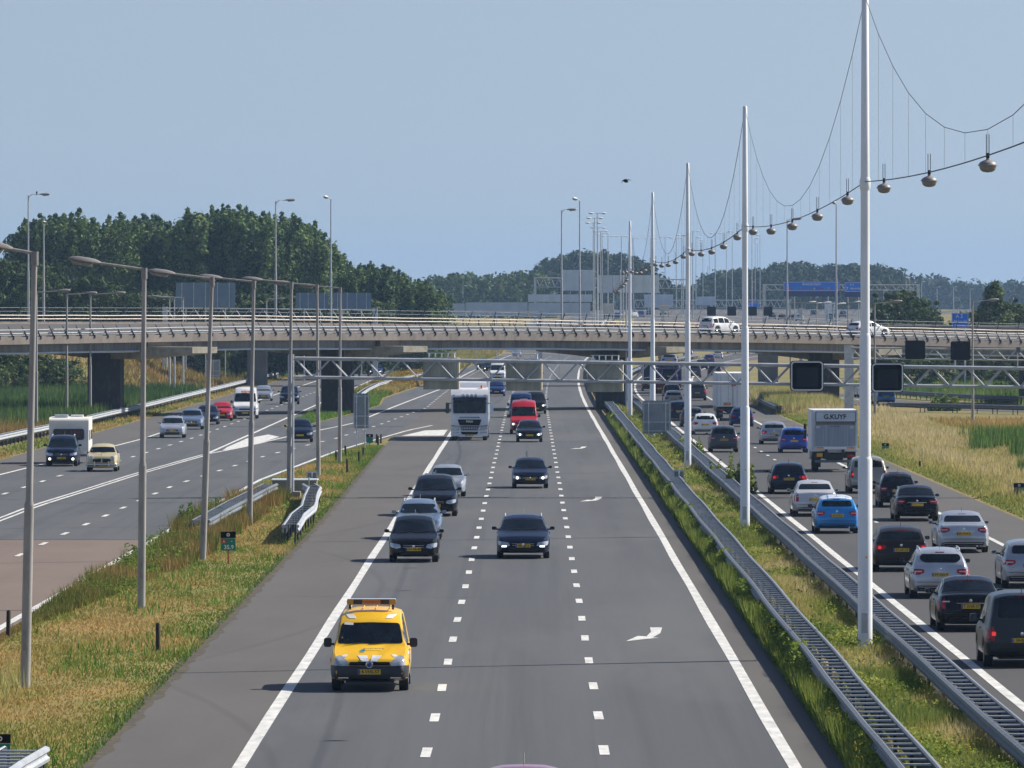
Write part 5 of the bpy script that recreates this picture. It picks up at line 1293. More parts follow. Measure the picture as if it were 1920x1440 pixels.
def wheel(parent, x, y, r, wd=.21, side=1, truck=False):
    key = (round(r, 3), side, truck, round(wd, 2))
    if key not in WHEELS:
        t = MB().lathe([(r * .66, -wd / 2), (r * .93, -wd / 2), (r, -wd / 2 + .03), (r, wd / 2 - .03), (r * .93, wd / 2), (r * .66, wd / 2)], (0, 0, 0), 26, 'x').mesh('tyre', rubber, 35)
        xo = side * wd / 2
        rb = MB()
        if truck: rb.lathe([(r * .66, xo), (r * .6, xo - side * .06), (r * .3, xo - side * .08), (r * .25, xo + side * .02), (.0, xo + side * .03)], (0, 0, 0), 20, 'x')
        else:
            rb.lathe([(r * .68, xo), (r * .63, xo - side * .015), (r * .60, xo - side * .05)], (0, 0, 0), 24, 'x')
            rb.lathe([(r * .13, xo - side * .02), (r * .10, xo - side * .004), (.0, xo - side * .002)], (0, 0, 0), 12, 'x')
            for k in range(5):
                a = k * 2 * math.pi / 5; rb.tube([(xo - side * .03, math.cos(a) * r * .08, math.sin(a) * r * .08), (xo - side * .022, math.cos(a) * r * .62, math.sin(a) * r * .62)], [r * .12, r * .085], 6)
        rm = rb.mesh('rim', alloy, 40)
        hb = MB().lathe([(r * .64, xo - side * .07), (.0, xo - side * .07)], (0, 0, 0), 20, 'x').mesh('hub_disc', black_plastic)
        WHEELS[key] = (t, rm, hb)
    t, rm, hb = WHEELS[key]
    o = link('wheel', t, parent, (x, y, r)); link('rim', rm, o); link('hub_disc', hb, o); return o
PLATES = ['GX-PB-48', 'JN-TR-28', '57-XS-RN', 'HZ-461-F', '08-TJZ-6', '6-KRD-42', '91-NBV-3', 'TV-RS-17', '4-SHX-80', '25-LZK-9']
def plate(root, y, z, face, txt=None, w_=.52, detail=True):
    m = MB().box((0, y + face * .012, z), (w_, .016, .115)); p = part('number_plate', m, plate_y, root)
    part('plate_band', MB().box((-.235 * (1 if face < 0 else -1), y + face * .021, z), (.04, .004, .105)), plate_blue, p)
    if txt and detail: lettering(txt, .105, plate_ink, p, (.02 * -face, y + face * .0215, z), face, .001, .002)
def car(name, label, cat_, px, py, kind, col, W=1.78, L=None, H_=None, away=False, wheel_r=.32, lights=None, detail=2, roofcol=None, rz=0.0, txt=None, loc=None, z=None, extra=None, lower=None, rails=False, mirrors=None, group=None, tails=None, rearshape=None):
    sh = Shell(kind, W, L, H_, wheel_r); L = sh.L; Hc = sh.H
    if loc is None:
        d = dist(py); gx = (px - VX) * d / F
        base = Vector((gx, d + (-.72 + L / 2) / K, 0)); base.z = TZ(base.x, base.y)
    else: base = Vector(loc)
    root = thing(name, label, cat_, base, (math.pi if away else 0) + rz, group)
    mb = sh.mesh(); body = part('body', mb, col, root, 32)
    me = body.data; bm = bmesh.new(); bm.from_mesh(me); bvh = BVHTree.FromBMesh(bm); bm.free()
    P = sh.P; sy = sh.sy; half = L / 2
    Y = lambda y: y * sy - half
    zcw = sh.zt(P['cw'] * sy) + .035; zr0 = sh.zt(P['r0'] * sy) - .03
    def halfw(y, z):
        w_ = sh.plan(y); return .945 * w_ - max(0, z - sh.belt) * sh.tum * .9
    wb = halfw(P['cw'] * sy, zcw) - .075; wt = halfw(P['r0'] * sy, zr0) - .10
    step = .11 if detail >= 2 else .22
    ws = outline_round([(-wb, zcw), (wb, zcw), (wt, zr0), (0, zr0 + .018), (-wt, zr0)], .07)
    w1 = part('windscreen', decal(bvh, ws, 'front', .006, step), glass, root, 60)
    zrb = sh.zt(P['rb'] * sy) + (.04 if kind not in ('van', 'highvan') else -.05); zr1 = sh.zt(P['r1'] * sy) - .045
    if zrb > zr1 - .15: zrb = zr1 - .34
    wb2 = halfw(P['rb'] * sy, zrb) - .13; wt2 = halfw(P['r1'] * sy, zr1) - .16
    if rearshape == 'pinch': rw_ = [(-wb2 * .8, zrb), (wb2 * .8, zrb), (wb2 + .02, zrb + (zr1 - zrb) * .45), (wt2, zr1), (-wt2, zr1), (-wb2 - .02, zrb + (zr1 - zrb) * .45)]
    else: rw_ = [(-wb2, zrb), (wb2, zrb), (wt2, zr1), (-wt2, zr1)]
    if kind == 'highvan': pass
    else: part('rear_window', decal(bvh, outline_round(rw_, .08), 'rear', .006, step), glass, root, 60)
    # side windows
    if detail >= 1:
        ys = np.linspace((P['cw'] + .16) * sy, P['q'] * sy + .12, 26); cuts = [c * sy for c in P['split']]; segs = []; st = [ys[0]] + cuts + [ys[-1]]
        for a, b in zip(st[:-1], st[1:]):
            lo = a + .035; hi = b - .035; yy = [y for y in np.linspace(lo, hi, 9)]
            top = [min(sh.zt(y) - .10, Hc - .11) for y in yy]; bot = sh.belt + .035
            pts = [(y - half, bot) for y in yy if True]; upper = [(y - half, t_) for y, t_ in zip(yy, top)]
            keep = [i for i in range(9) if top[i] > bot + .04]
            if len(keep) < 3: continue
            poly = [pts[keep[0]], pts[keep[-1]]] + [upper[i] for i in reversed(keep)]
            for ax, sg in (('right', 1), ('left', -1)):
                part('side_window', decal(bvh, outline_round(poly, .03), ax, .006, .16 if detail > 1 else .3), glass, root, 60)
    fx = sh.plan(.05)
    low = lower or black_plastic
    zn = sh.zt(.05)
    if detail >= 1:
        # front
        on = lights in ('on', 'fog', 'low')
        zl = zn - .02 if kind != 'classic' else .72
        if kind == 'classic':
            for s in (-1, 1):
                part('headlight', MB().lathe([(.11, -.02), (.10, -.05), (.0, -.065)], (s * (W / 2 - .27), -half + .01, .72), 18, 'y'), lens, root, 60)
                part('headlight_ring', MB().lathe([(.125, .04), (.125, -.02), (.105, -.03)], (s * (W / 2 - .27), -half + .01, .72), 18, 'y'), chrome, root, 60)
            part('grille', decal(bvh, outline_round([(-.46, .50), (.46, .50), (.5, .68), (.06, .70), (-.06, .70), (-.5, .68)], .06), 'front', .012, .1), sign_panel, root)
            part('grille_divider', MB().box((0, -half - .03, .60), (.07, .03, .24)), col, root)
            part('bumper', MB().tube([(-W / 2 - .0, -half + .3, .40), (-W / 2 + .04, -half - .02, .40), (-W / 2 + .25, -half - .11, .40), (W / 2 - .25, -half - .11, .40), (W / 2 - .04, -half - .02, .40), (W / 2, -half + .3, .40)], .055, 8), chrome, root, 60)
            mb = MB()
            for s in (-.38, .38): mb.tube([(s, -half - .17, .30), (s, -half - .17, .56)], .035, 8)
            part('overrider', mb, chrome, root, 60); part('bonnet_crease', MB().tube([(0, -half + .2, .93), (0, -half + 1.3, 1.005)], .02, 6), col, root, 60)
        else:
            for s in ((-1, 1) if lights != 'plain' else ()):
                hp = [(s * (fx + .10 * (W / 2)), zl - .10), (s * (fx + .11 * (W / 2)), zl + .035), (s * fx * .66, zl - .02), (s * fx * .60, zl - .13), (s * fx * .85, zl - .17)]
                h_ = part('headlight', decal(bvh, outline_round(hp, .03), 'front', .008, .06), lens, root, 60)
                if lights == 'on': part('lamp_glow', MB().lathe([(.065, -.02), (.0, -.045)], (s * fx * .84, -half - .008, zl - .085), 12, 'y'), lens_on, h_)
                if lights == 'fog': part('fog_lamp', MB().lathe([(.075, -.03), (.0, -.055)], (s * fx * .86, -half + .03, .42), 12, 'y'), lens_on, root)
                elif lights == 'low': part('day_lamp', MB().box((s * fx * .86, -half - .0, .45), (.17, .05, .05)), lens_on, root)
            if lights != 'plain': part('grille', decal(bvh, outline_round([(-fx * .54, zl - .15), (fx * .54, zl - .15), (fx * .58, zl - .03), (-fx * .58, zl - .03)], .03), 'front', .006, .1), sign_black, root)
            if lights != 'plain': part('lower_grille', decal(bvh, outline_round([(-fx * .62, .27), (fx * .62, .27), (fx * .70, .40), (-fx * .70, .40)], .04), 'front', .006, .12), black_plastic, root)
            if detail >= 2 and lights != 'plain':
                mb = MB()
                for zz in (zl - .12, zl - .06): mb.box((0, -half - .018, zz), (fx * 1.0, .012, .012))
                part('grille_bar', mb, chrome, root)
                part('badge', MB().lathe([(.05, -.03), (.045, -.04), (.0, -.042)], (0, -half + .0, zl - .09), 14, 'y'), chrome, root)
        plate(root, -half - .015, .47 if kind != 'classic' else .33, -1, txt if not away else None, detail=detail >= 2)
        # rear
        zt_ = sh.belt - .06 if kind in ('sedan', 'classic') else (sh.belt - .10 if kind in ('hatch', 'mpv', 'wagon') else sh.belt - .12)
        rx = sh.plan(L - .05)
        for s in (-1, 1):
            if kind in ('van', 'highvan', 'suv'): tp = [(s * (rx * 1.08), zt_ - .22), (s * (rx * 1.08), zt_ + .14), (s * (rx * .86), zt_ + .14), (s * (rx * .84), zt_ - .22)]
            elif tails == 'tall': tp = [(s * (rx * 1.08), zt_ - .24), (s * (rx * 1.06), zt_ + .08), (s * (rx * .86), zt_ + .06), (s * (rx * .84), zt_ - .24)]
            else: tp = [(s * (rx * 1.1), zt_ - .12), (s * (rx * 1.08), zt_ + .06), (s * (rx * .62), zt_ + .04), (s * (rx * .60), zt_ - .06), (s * rx * .8, zt_ - .13)]
            t_ = part('tail_light', decal(bvh, outline_round(tp, .03), 'rear', .009, .07), tail_red, root, 60)
            lx = s * rx * .86
            if lights == 'brake': part('lit_lamp', decal(bvh, outline_round([(lx - .05, zt_ - .09), (lx + .05, zt_ - .09), (lx + .05, zt_ + .01), (lx - .05, zt_ + .01)], .02), 'rear', .016, .05), tail_on, t_)
            elif detail >= 2: part('clear_strip', decal(bvh, outline_round([(s * rx * .70, zt_ - .045), (s * rx * .95, zt_ - .045), (s * rx * .95, zt_ - .01), (s * rx * .70, zt_ - .01)], .01), 'rear', .015, .05), tail_white, t_)
        part('bumper_insert', decal(bvh, outline_round([(-rx * .82, .25), (rx * .82, .25), (rx * .9, .40), (-rx * .9, .40)], .04), 'rear', .007, .14), low, root)
        zp = sh.belt - .22 if kind in ('sedan', 'hatch', 'wagon', 'classic', 'mpv') else sh.belt - .32
        plate(root, half + .01, zp, 1, txt if away else None, detail=detail >= 2)
        if detail >= 2 and away:
            part('badge', MB().lathe([(.0, .035), (.045, .033), (.05, .02)], (0, half - .02, zp + .16), 14, 'y'), chrome, root)
            if kind == 'sedan': part('chrome_strip', MB().box((0, half + .012, zp + .09), (rx * .95, .02, .022)), chrome, root)
            part('brake_lamp_strip', MB().box((0, P['r1'] * sy - half + .06, zr1 + .055), (.26, .05, .025)), tail_red, root)
            part('exhaust', MB().tube([(-.48, half - .15, .26), (-.48, half + .02, .26)], .035, 10), chrome, root)
            part('bumper_crease', decal(bvh, [(-rx * .98, .50), (rx * .98, .50), (rx * .98, .515), (-rx * .98, .515)], 'rear', .006, .12), low, root)
    # dark shell below
    part('underbody', MB().box((0, 0, .33), (W * .62, L - .5, .24)), black_plastic, root)
    mcol = mirrors or col
    mz = sh.belt + .10; my = Y(P['cw']) + .30
    for s in (-1, 1):
        for yw in (sh.fw, sh.rw): wheel(root, s * (W / 2 - .12), yw - half, wheel_r, .215, s)
        mw = .17 if kind not in ('van', 'highvan') else .18; mh = .12 if kind not in ('van', 'highvan') else .21
        xx = s * (sh.plan(P['cw'] * sy) + mw * .42 + .02)
        m_ = part('mirror', MB().prism(rrect(xx, mz, mw, mh, .05, 3), my - .05, my + .07), mcol, root, 50)
        part('mirror_glass', MB().prism(rrect(xx, mz, mw - .05, mh - .04, .04, 2), my + .071, my + .075), mirror_glass, m_)
        part('stem', MB().box((s * (sh.plan(P['cw'] * sy) - .04), my + .02, mz - .04), (.14, .05, .05)), black_plastic, m_)
    if detail >= 1:
        # door lines and handles
        mb = MB()
        for s, ax in ((1, 'right'), (-1, 'left')):
            for c in [P['cw'] + .42] + P['split'] + [P['q'] - .05]:
                dm = decal(bvh, [(c * sy - half - .006, .34), (c * sy - half + .006, .34), (c * sy - half + .006, sh.belt), (c * sy - half - .006, sh.belt)], ax, .003, .2); mb.add(dm.v, dm.f)
        if mb.v: part('door_gap', mb, black_plastic, root)
    if detail >= 2:
        mb = MB()
        for s in (-1, 1):
            for c in P['split'][:2]: mb.box((s * (sh.plan(c * sy) * .985), c * sy - half - .16, sh.belt - .10), (.04, .16, .03))
        part('door_handle', mb, col, root)
        mb = MB(); zc = zcw - .01
        for s in (-.05, -.6): mb.tube([(s, Y(P['cw']) - .02, zc), (s + .52, Y(P['cw']) + .05, zc + .035)], .01, 4)
        part('wiper', mb, black_plastic, root)
        part('antenna', MB().tube([(0, P['r1'] * sy - half - .15, Hc), (0, P['r1'] * sy - half + .05, Hc + .16)], .008, 4), black_plastic, root)
    if rails:
        for s in (-1, 1):
            xr = s * (halfw(2.6 * sy, Hc - .05) - .10)
            part('roof_rail', MB().tube([(xr, Y(P['r0'] + .35), Hc - .05), (xr, Y(P['r0'] + .55), Hc + .035), (xr, Y(P['r1'] - .35), Hc + .02), (xr, Y(P['r1'] - .1), Hc - .06)], .02, 6), galv, root)
    if roofcol:
        ol = outline_round([(-wt - .02, Y(P['r0'] + .1)), (wt + .02, Y(P['r0'] + .1)), (wt + .0, Y(P['r1'] - .02)), (-wt, Y(P['r1'] - .02))], .12)
        part('roof_panel', decal(bvh, ol, 'top', .006, .2), roofcol, root, 60)
    if extra: extra(root, sh, bvh, body)
    return root

black = paint('black', (.008, .009, .012), .3, .25); navy = paint('navy', (.010, .018, .045), .4, .28); deepblue = paint('deep_blue', (.012, .035, .14), .4)
silver = paint('silver', (.42, .44, .47), .6, .32); lsilver = paint('light_silver', (.50, .53, .57), .5, .32); bluesilver = paint('blue_silver', (.22, .30, .42), .5)
white = paint('white', (.82, .83, .83), 0, .35); red = paint('red', (.50, .010, .018), .1); yellow = paint('yellow', (.88, .51, .006), 0, .4); brown = paint('dark_brown', (.035, .028, .024), .5)
blue = paint('bright_blue', (.018, .26, .66), .3); royal = paint('royal_blue', (.012, .07, .42), .3); grey = paint('dark_grey', (.075, .085, .10), .5); cream = paint('cream', (.58, .50, .29), 0, .4); dkgrey = paint('graphite', (.030, .038, .042), .4)
beige = paint('beige', (.36, .34, .29), .5); pink = paint('rose', (.45, .10, .16), .3); purple = paint('violet', (.07, .05, .20), .3); burg = paint('wine', (.10, .012, .02), .3)

# --- the yellow road-service van
def yv(root, sh, bvh, body):
    half = sh.L / 2
    W_ = sh.W
    for s in (-1, 1):
        part('white_stripe', decal(bvh, [(s * .015, .70), (s * .175, .70), (s * .28, .83), (s * .06, .83)], 'front', .014, .05), white, root)
        part('white_stripe', decal(bvh, [(s * .66, .80), (s * .54, .80), (s * .50, .845), (s * .60, .845)], 'front', .010, .05), white, root)
        part('roof_mark', decal(bvh, [(s * .33, 1.625), (s * .50, 1.625), (s * .60, 1.71), (s * .40, 1.71)], 'front', .010, .05), white, root)
        part('side_stripe', decal(bvh, [(-half + .9, 1.02), (-half + 1.08, 1.02), (-half + 1.50, 1.56), (-half + 1.35, 1.56)], 'right' if s > 0 else 'left', .007, .1), white, root)
        part('side_stripe', decal(bvh, [(-half + .6, .55), (-half + 2.6, .55), (-half + 2.9, .90), (-half + .3, .90)], 'right' if s > 0 else 'left', .007, .2), white, root)
        part('side_lamp', MB().box((s * .90, -half + .75, .70), (.03, .12, .08)), orange_lens, root)
    bg_ = mat('bumper_grey', (.030, .033, .040), .5)
    fb = part('front_bumper', decal(bvh, outline_round([(-.80, .24), (.80, .24), (.86, .40), (.86, .62), (.60, .60), (-.60, .60), (-.86, .62), (-.86, .40)], .05), 'front', .012, .05, gap=.5), bg_, root, 60)
    for s, ax in ((1, 'right'), (-1, 'left')):
        part('bumper_corner', decal(bvh, [(-half + .06, .27), (-half + .50, .27), (-half + .52, .60), (-half + .08, .61)], ax, .012, .05, gap=.5), bg_, root, 60)
        part('headlight', decal(bvh, outline_round([(s * .80, .61), (s * .79, .80), (s * .66, .83), (s * .47, .68), (s * .50, .60)], .03), 'front', .018, .04, gap=.5), lens, root, 60)
        part('fog_trim', MB().box((s * .60, -half - .012, .335), (.24, .03, .03)), chrome, root)
    part('grille_slot', decal(bvh, outline_round([(-.47, .61), (.47, .61), (.46, .69), (-.46, .69)], .02), 'front', .018, .06), sign_black, root)
    part('lower_slot', decal(bvh, outline_round([(-.45, .26), (.45, .26), (.42, .31), (-.42, .31)], .02), 'front', .018, .06), sign_black, root)
    b_ = part('badge', MB().lathe([(.082, -.02), (.082, -.04), (.066, -.046), (.0, -.046)], (0, -half - .005, .645), 24, 'y'), chrome, root, 40)
    part('badge_disc', MB().lathe([(.062, -.049), (.0, -.0492)], (0, -half - .005, .645), 24, 'y'), plate_blue, b_)
    mb = MB(); yb = -half - .060
    for pts in ([(-.030, .695), (0, .655), (.030, .695)], [(-.052, .675), (-.024, .600), (0, .645), (.024, .600), (.052, .675)]):
        mb.tube([(a, yb, b) for a, b in pts], .0075, 4)
    part('badge_mark', mb, chrome, b_)
    # light bar
    y0 = -half + 2.15; z0 = 1.93
    lb = part('light_bar', MB().prism(rrect(0, z0 + .06, 1.14, .12, .03, 2), y0 - .14, y0 + .14), orange_lens, root, 40)
    part('light_bar_text_panel', MB().box((0, y0 - .147, z0 + .06), (.40, .012, .09)), mat('bar_panel', (.62, .25, .05), .4), lb)
    lettering('WEGINSPECTIE', .055, sign_red, lb, (0, y0 - .156, z0 + .06), -1, .001)
    for s in (-1, 1):
        part('dark_section', MB().box((s * .315, y0 - .147, z0 + .06), (.20, .012, .10)), mat('bar_dark', (.05, .03, .02), .3), lb)
        part('amber_section', MB().box((s * .485, y0 - .147, z0 + .06), (.13, .012, .10)), mat('bar_amber', (.55, .30, .02), .3), lb)
        part('bracket', MB().box((s * .50, y0, z0 - .05), (.05, .1, .14)), black_plastic, lb)
    part('light_bar_top', MB().prism(rrect(0, z0 + .125, 1.12, .014, .006, 2), y0 - .13, y0 + .13), screen_pale, lb)
    part('bonnet_mark', decal(bvh, outline_round([(-.24, .895), (-.13, .895), (-.10, .94), (-.15, .965), (-.22, .94)], .03), 'front', .010, .04), sign_tealish, root)
    me = textmesh('annemerdie', .10, .002); me.materials.clear(); me.materials.append(mat('logo_ink', (.12, .14, .22), .5)); zz = sh.zt(.60)
    o = link('lettering', me, root, (.08, -half + .60, zz + .06)); o.rotation_euler = (math.radians(19), 0, 0)
    part('windscreen_sticker', decal(bvh, [(-.62, 1.49), (-.40, 1.48), (-.40, 1.53), (-.60, 1.54)], 'front', .010, .05), sign_white, root)
    mbr = MB()
    for x in (-.5, -.2, .1, .42): mbr.tube([(x, -half + 2.0, 1.832), (x, -half + 3.9, 1.835)], .012, 4)
    part('roof_ridge', mbr, yellow, root)
car('service_van', 'yellow road-service van with white stripes and an amber light bar on its roof', 'van', 694, 1295, 'van', yellow, 1.79, 4.42, 1.80, wheel_r=.31, lights='plain', txt='4-VHS-57', mirrors=black_plastic, extra=yv)
PT = lambda root, sh, bvh, body: None
car('car', 'black rounded retro-style car in the left lane just behind the yellow van', 'car', 776, 1054, 'mpv', black, 1.72, 4.3, 1.58, txt=PLATES[0], lights=None)
car('car', 'light blue-silver estate half hidden behind the black rounded car', 'car', 785, 1012, 'wagon', bluesilver, 1.74, 4.6, 1.48, txt=PLATES[1], mirrors=bluesilver, rails=True)
car('car', 'large black people carrier in the left lane in front of a silver saloon', 'car', 815, 968, 'mpv', black, 1.92, 4.9, 1.72, txt=PLATES[2], lights=None)
car('car', 'silver saloon partly hidden behind the large black people carrier', 'car', 838, 931, 'sedan', lsilver, 1.76, 4.5, 1.45, txt=PLATES[3], mirrors=lsilver)
car('car', 'dark navy estate with lit day lamps alone in the middle lane', 'car', 981, 1047, 'wagon', navy, 1.87, 4.63, 1.48, txt=PLATES[4], lights='low', rails=True, mirrors=navy)
car('car', 'dark blue hatchback with headlights on in the middle lane', 'car', 994, 915.5, 'hatch', navy, 1.79, 4.25, 1.46, txt=PLATES[5], lights='on')
car('car', 'black hatchback with headlights on in front of the red van', 'car', 992.5, 829, 'hatch', black, 1.76, 4.24, 1.42, lights='on', detail=1)
rv = car('red_van', 'red high-roofed van with a white roof board behind a black hatchback', 'van', 982, 814, 'highvan', red, 1.97, 5.3, 2.35, lights='on', detail=1, mirrors=black_plastic,
    extra=lambda root, sh, bvh, body: (part('roof_board', MB().box((.02, -sh.L / 2 + 1.9, 2.42), (.5, .08, .10)), sign_white, root), part('front_bumper', decal(bvh, outline_round([(-.9, .3), (.9, .3), (.9, .62), (-.9, .62)], .05), 'front', .012, .2), black_plastic, root)))
car('car', 'dark blue van-like car directly behind the red van', 'car', 977, 783, 'highvan', deepblue, 1.9, 4.9, 1.95, detail=1)
car('car', 'black off-roader with one lamp lit, right behind the red van', 'car', 1004, 776, 'suv', black, 1.85, 4.5, 1.8, lights='on', detail=1)
car('car', 'blue hatchback just right behind the white lorry cab', 'car', 931, 743, 'hatch', deepblue, 1.76, 4.1, 1.5, detail=1)
car('white_van', 'small white van in the distance behind the lorry', 'van', 933, 713, 'highvan', white, 1.95, 5.2, 2.3, detail=1)
car('car', 'dark car at the left of a pair far behind the lorry', 'car', 905, 694, 'mpv', navy, 1.8, detail=1, lights='on')
car('car', 'dark car right of a pair far behind the lorry', 'car', 918, 698, 'hatch', black, 1.8, detail=1, lights='on')
car('car', 'tiny silver car far away under the overpass, above the middle sign back', 'car', 968, 669, 'hatch', silver, 1.8, detail=0)
car('car', 'tiny dark car far away under the overpass, right of the silver one', 'car', 1035, 664, 'suv', black, 1.8, detail=0)
car('car', 'dark blue hatchback on the ramp between the gantry column and a lamp post', 'car', 561, 829, 'hatch', navy, 1.76, 4.2, 1.5, detail=1, rz=math.radians(1.8))
# far left carriageway
A_ = math.radians(1.2)
sub = car('car', 'dark navy off-roader with lit fog lamps towing the caravan', 'car', 115, 874, 'suv', navy, 1.80, 4.5, 1.7, txt=PLATES[6], lights='fog', rz=A_, rails=True)
def caravan():
    d = dist(874) + 5.6 / K; x = (116.5 - VX) * dist(874) / F - .05
    root = thing('caravan', 'cream white touring caravan towed by the dark navy off-roader', 'caravan', (x, d + 2.6 / K, 0), A_)
    o = [(-2.6, .52), (-2.6, 1.1), (-2.42, 2.0), (-2.48, 2.42), (-2.30, 2.60), (-1.5, 2.64), (2.4, 2.62), (2.6, 2.4), (2.62, .52)]
    part('body', MB().prism(outline_round(o, .12), -1.12, 1.12, 'yz'), mat('caravan_white', (.88, .84, .74), .35, var=.03), root, 30)
    part('front_window', MB().prism(rrect(0, 1.68, 1.75, .62, .12), -2.62, -2.50), mat('caravan_glass', (.03, .03, .04), .08), root, 40)
    part('window_shade', MB().box((.35, -2.63, 1.70), (.5, .02, .45)), mat('curtain', (.10, .05, .05), .7), root)
    for y in (-1.3, .3, 1.7):
        part('side_window', MB().box((1.125, y, 1.62), (.03, .85, .55)), mat('caravan_glass', (.03, .03, .04), .08), root)
    part('door_frame', MB().box((1.124, -.5, 1.4), (.02, .65, 1.75)), white_body, root)
    part('roof_hatch', MB().box((-.45, -1.7, 2.72), (.75, .6, .14)), screen_pale, root); part('roof_hatch', MB().box((.4, -.6, 2.70), (.7, .6, .12)), white_body, root); part('vent', MB().lathe([(.12, 0), (.14, .16), (0, .2)], (.75, .9, 2.62), 12), black_plastic, root)
    part('skirt', MB().box((0, 0, .48), (2.18, 5.1, .12)), galv_dull, root)
    part('drawbar', MB().tube([(-.6, -2.5, .45), (0, -3.55, .45), (.6, -2.5, .45)], .04, 6), black_plastic, root)
    part('jockey_wheel', MB().lathe([(.1, -.04), (.1, .04)], (.05, -3.2, .12), 12, 'x'), rubber, root)
    for s in (-1, 1): wheel(root, s * .98, .5, .32, .2, s)
    part('marker_lamp', MB().box((1.05, -2.45, .7), (.06, .05, .06)), orange_lens, root)
caravan()
car('car', 'cream vintage saloon with chrome bumper beside the caravan', 'car', 190.5, 884, 'classic', cream, 1.68, 4.4, 1.46, rz=A_, mirrors=chrome)
car('car', 'light silver hatchback leading the queue on the far left carriageway', 'car', 322.5, 821, 'hatch', lsilver, 1.76, 4.2, 1.46, rz=A_, mirrors=lsilver)
car('car', 'silver-blue compact car directly behind the leading light silver hatchback', 'car', 358.5, 805, 'hatch', bluesilver, 1.75, 4.1, 1.48, rz=A_)
car('car', 'dark car half hidden between the silver-blue compact and the red car', 'car', 388, 796, 'wagon', navy, 1.76, rz=A_, detail=1)
car('car', 'bright red hatchback left of the white van on the far left carriageway', 'car', 415, 789, 'hatch', red, 1.70, 3.9, 1.48, rz=A_, detail=1)
def vtext(root, sh, bvh, body):
    lettering('mitra', .34, sign_red, root, (0, -sh.L / 2 + 1.36, 2.17), -1, .01, .008, rx=math.radians(-32))
    part('front_bumper', decal(bvh, outline_round([(-.9, .3), (.9, .3), (.9, .60), (-.9, .60)], .05), 'front', .012, .2), black_plastic, root)
car('white_van', 'white high van with red lettering above its windscreen', 'van', 459, 785, 'highvan', white, 2.02, 5.6, 2.5, rz=A_, mirrors=black_plastic, detail=1, extra=vtext)
car('car', 'silver estate behind the white van with red lettering', 'car', 493, 752, 'wagon', silver, 1.76, rz=A_, detail=1)
car('car', 'dark off-roader behind the gantry column on the far left carriageway', 'car', 542, 758, 'suv', navy, 1.82, rz=A_, detail=1)
car('car', 'tiny grey car seen through the gantry truss at its left end', 'car', 574, 695, 'hatch', grey, 1.78, detail=1)
car('car', 'dark blue car with bright lamps seen through the truss right of the pier', 'car', 704, 704, 'hatch', deepblue, 1.8, detail=1, lights='on')
car('car', 'dark van following the car with bright lamps, right of the pier', 'car', 690, 697, 'mpv', navy, 1.8, detail=1)
# right carriageway, driving away
B_ = dict(away=True)
car('car', 'dark grey-green compact van at the right edge, one red lamp lit', 'van', 1913, 1250, 'van', dkgrey, 1.80, 4.4, 1.82, txt='34-BJ-RF', lights='brake', **B_)
car('car', 'black saloon with bright trim strip, second from the bottom of the jammed lane', 'car', 1817, 1183, 'sedan', black, 1.80, 4.6, 1.45, txt='7-XNB-57', tails='tall', **B_)
car('car', 'silver estate with roof rails in front of the black saloon at lower right', 'car', 1761, 1121, 'wagon', lsilver, 1.80, 4.55, 1.50, txt='59-XJG-8', rails=True, rearshape='pinch', mirrors=black_plastic, **B_)
car('car', 'dark brown hatchback with glowing tail lamps, right of the tallest mast', 'car', 1688, 1071, 'hatch', brown, 1.87, 4.5, 1.50, txt='93-XP-Z4', lights='brake', **B_)
car('car', 'bright blue hatchback with a white roof left of the tallest mast', 'car', 1568, 1000, 'hatch', blue, 1.74, 3.95, 1.47, txt='58-XSS-6', roofcol=white, mirrors=black_plastic, **B_)
car('car', 'pearl white saloon just ahead of the bright blue hatchback', 'car', 1528, 968, 'sedan', paint('pearl', (.60, .61, .63), .2), 1.88, 5.0, 1.50, tails='tall', **B_)
car('car', 'dark navy estate with red lamps left of the small white lorry', 'car', 1478, 926, 'wagon', navy, 1.77, 4.55, 1.48, txt=PLATES[7], lights='brake', **B_)
car('car', 'light silver saloon in the right lane, beside the dark brown hatchback', 'car', 1805, 1036, 'sedan', lsilver, 1.85, 4.87, 1.46, txt='09-TLN-9', mirrors=lsilver, **B_)
car('car', 'black saloon with a white plate in the right lane', 'car', 1718, 977, 'sedan', black, 1.82, 4.8, 1.45, **B_)
car('car', 'small black hatchback ahead of the black saloon in the right lane', 'car', 1682, 951, 'hatch', black, 1.70, 4.0, 1.52, **B_)
car('car', 'beige silver off-roader partly behind the tallest mast', 'car', 1627, 925, 'suv', beige, 1.9, 4.5, 1.74, wheel_r=.36, lights='brake', **B_)
car('car', 'silver car cut by the right edge of the frame in the right lane', 'car', 1931, 1102, 'wagon', silver, 1.8, 4.5, 1.5, **B_)
car('car', 'blue compact car beside the left rear corner of the small white lorry', 'car', 1488, 849, 'mpv', royal, 1.76, 4.0, 1.55, **B_)
car('car', 'silver hatchback with bright red lamps behind the blue compact car', 'car', 1451, 833, 'hatch', silver, 1.78, 4.3, 1.46, lights='brake', **B_)
car('car', 'dark grey people carrier in the left lane, level with the third mast', 'car', 1357, 848, 'mpv', grey, 1.79, 4.4, 1.63, txt=PLATES[8], **B_)
car('car', 'white estate ahead of the dark grey people carrier', 'car', 1322, 815, 'wagon', white, 1.82, 4.6, 1.47, detail=1, **B_)
car('car', 'dark grey car hidden behind the third mast', 'car', 1298, 800, 'wagon', grey, 1.78, detail=1, **B_)
car('car', 'dark navy car between the wide sign back and the third mast', 'car', 1273, 789, 'wagon', navy, 1.78, 4.5, 1.55, detail=1, **B_)
car('car', 'blue car behind the second mast, level with the white lorry trailer', 'car', 1391, 800, 'hatch', deepblue, 1.76, detail=1, **B_)
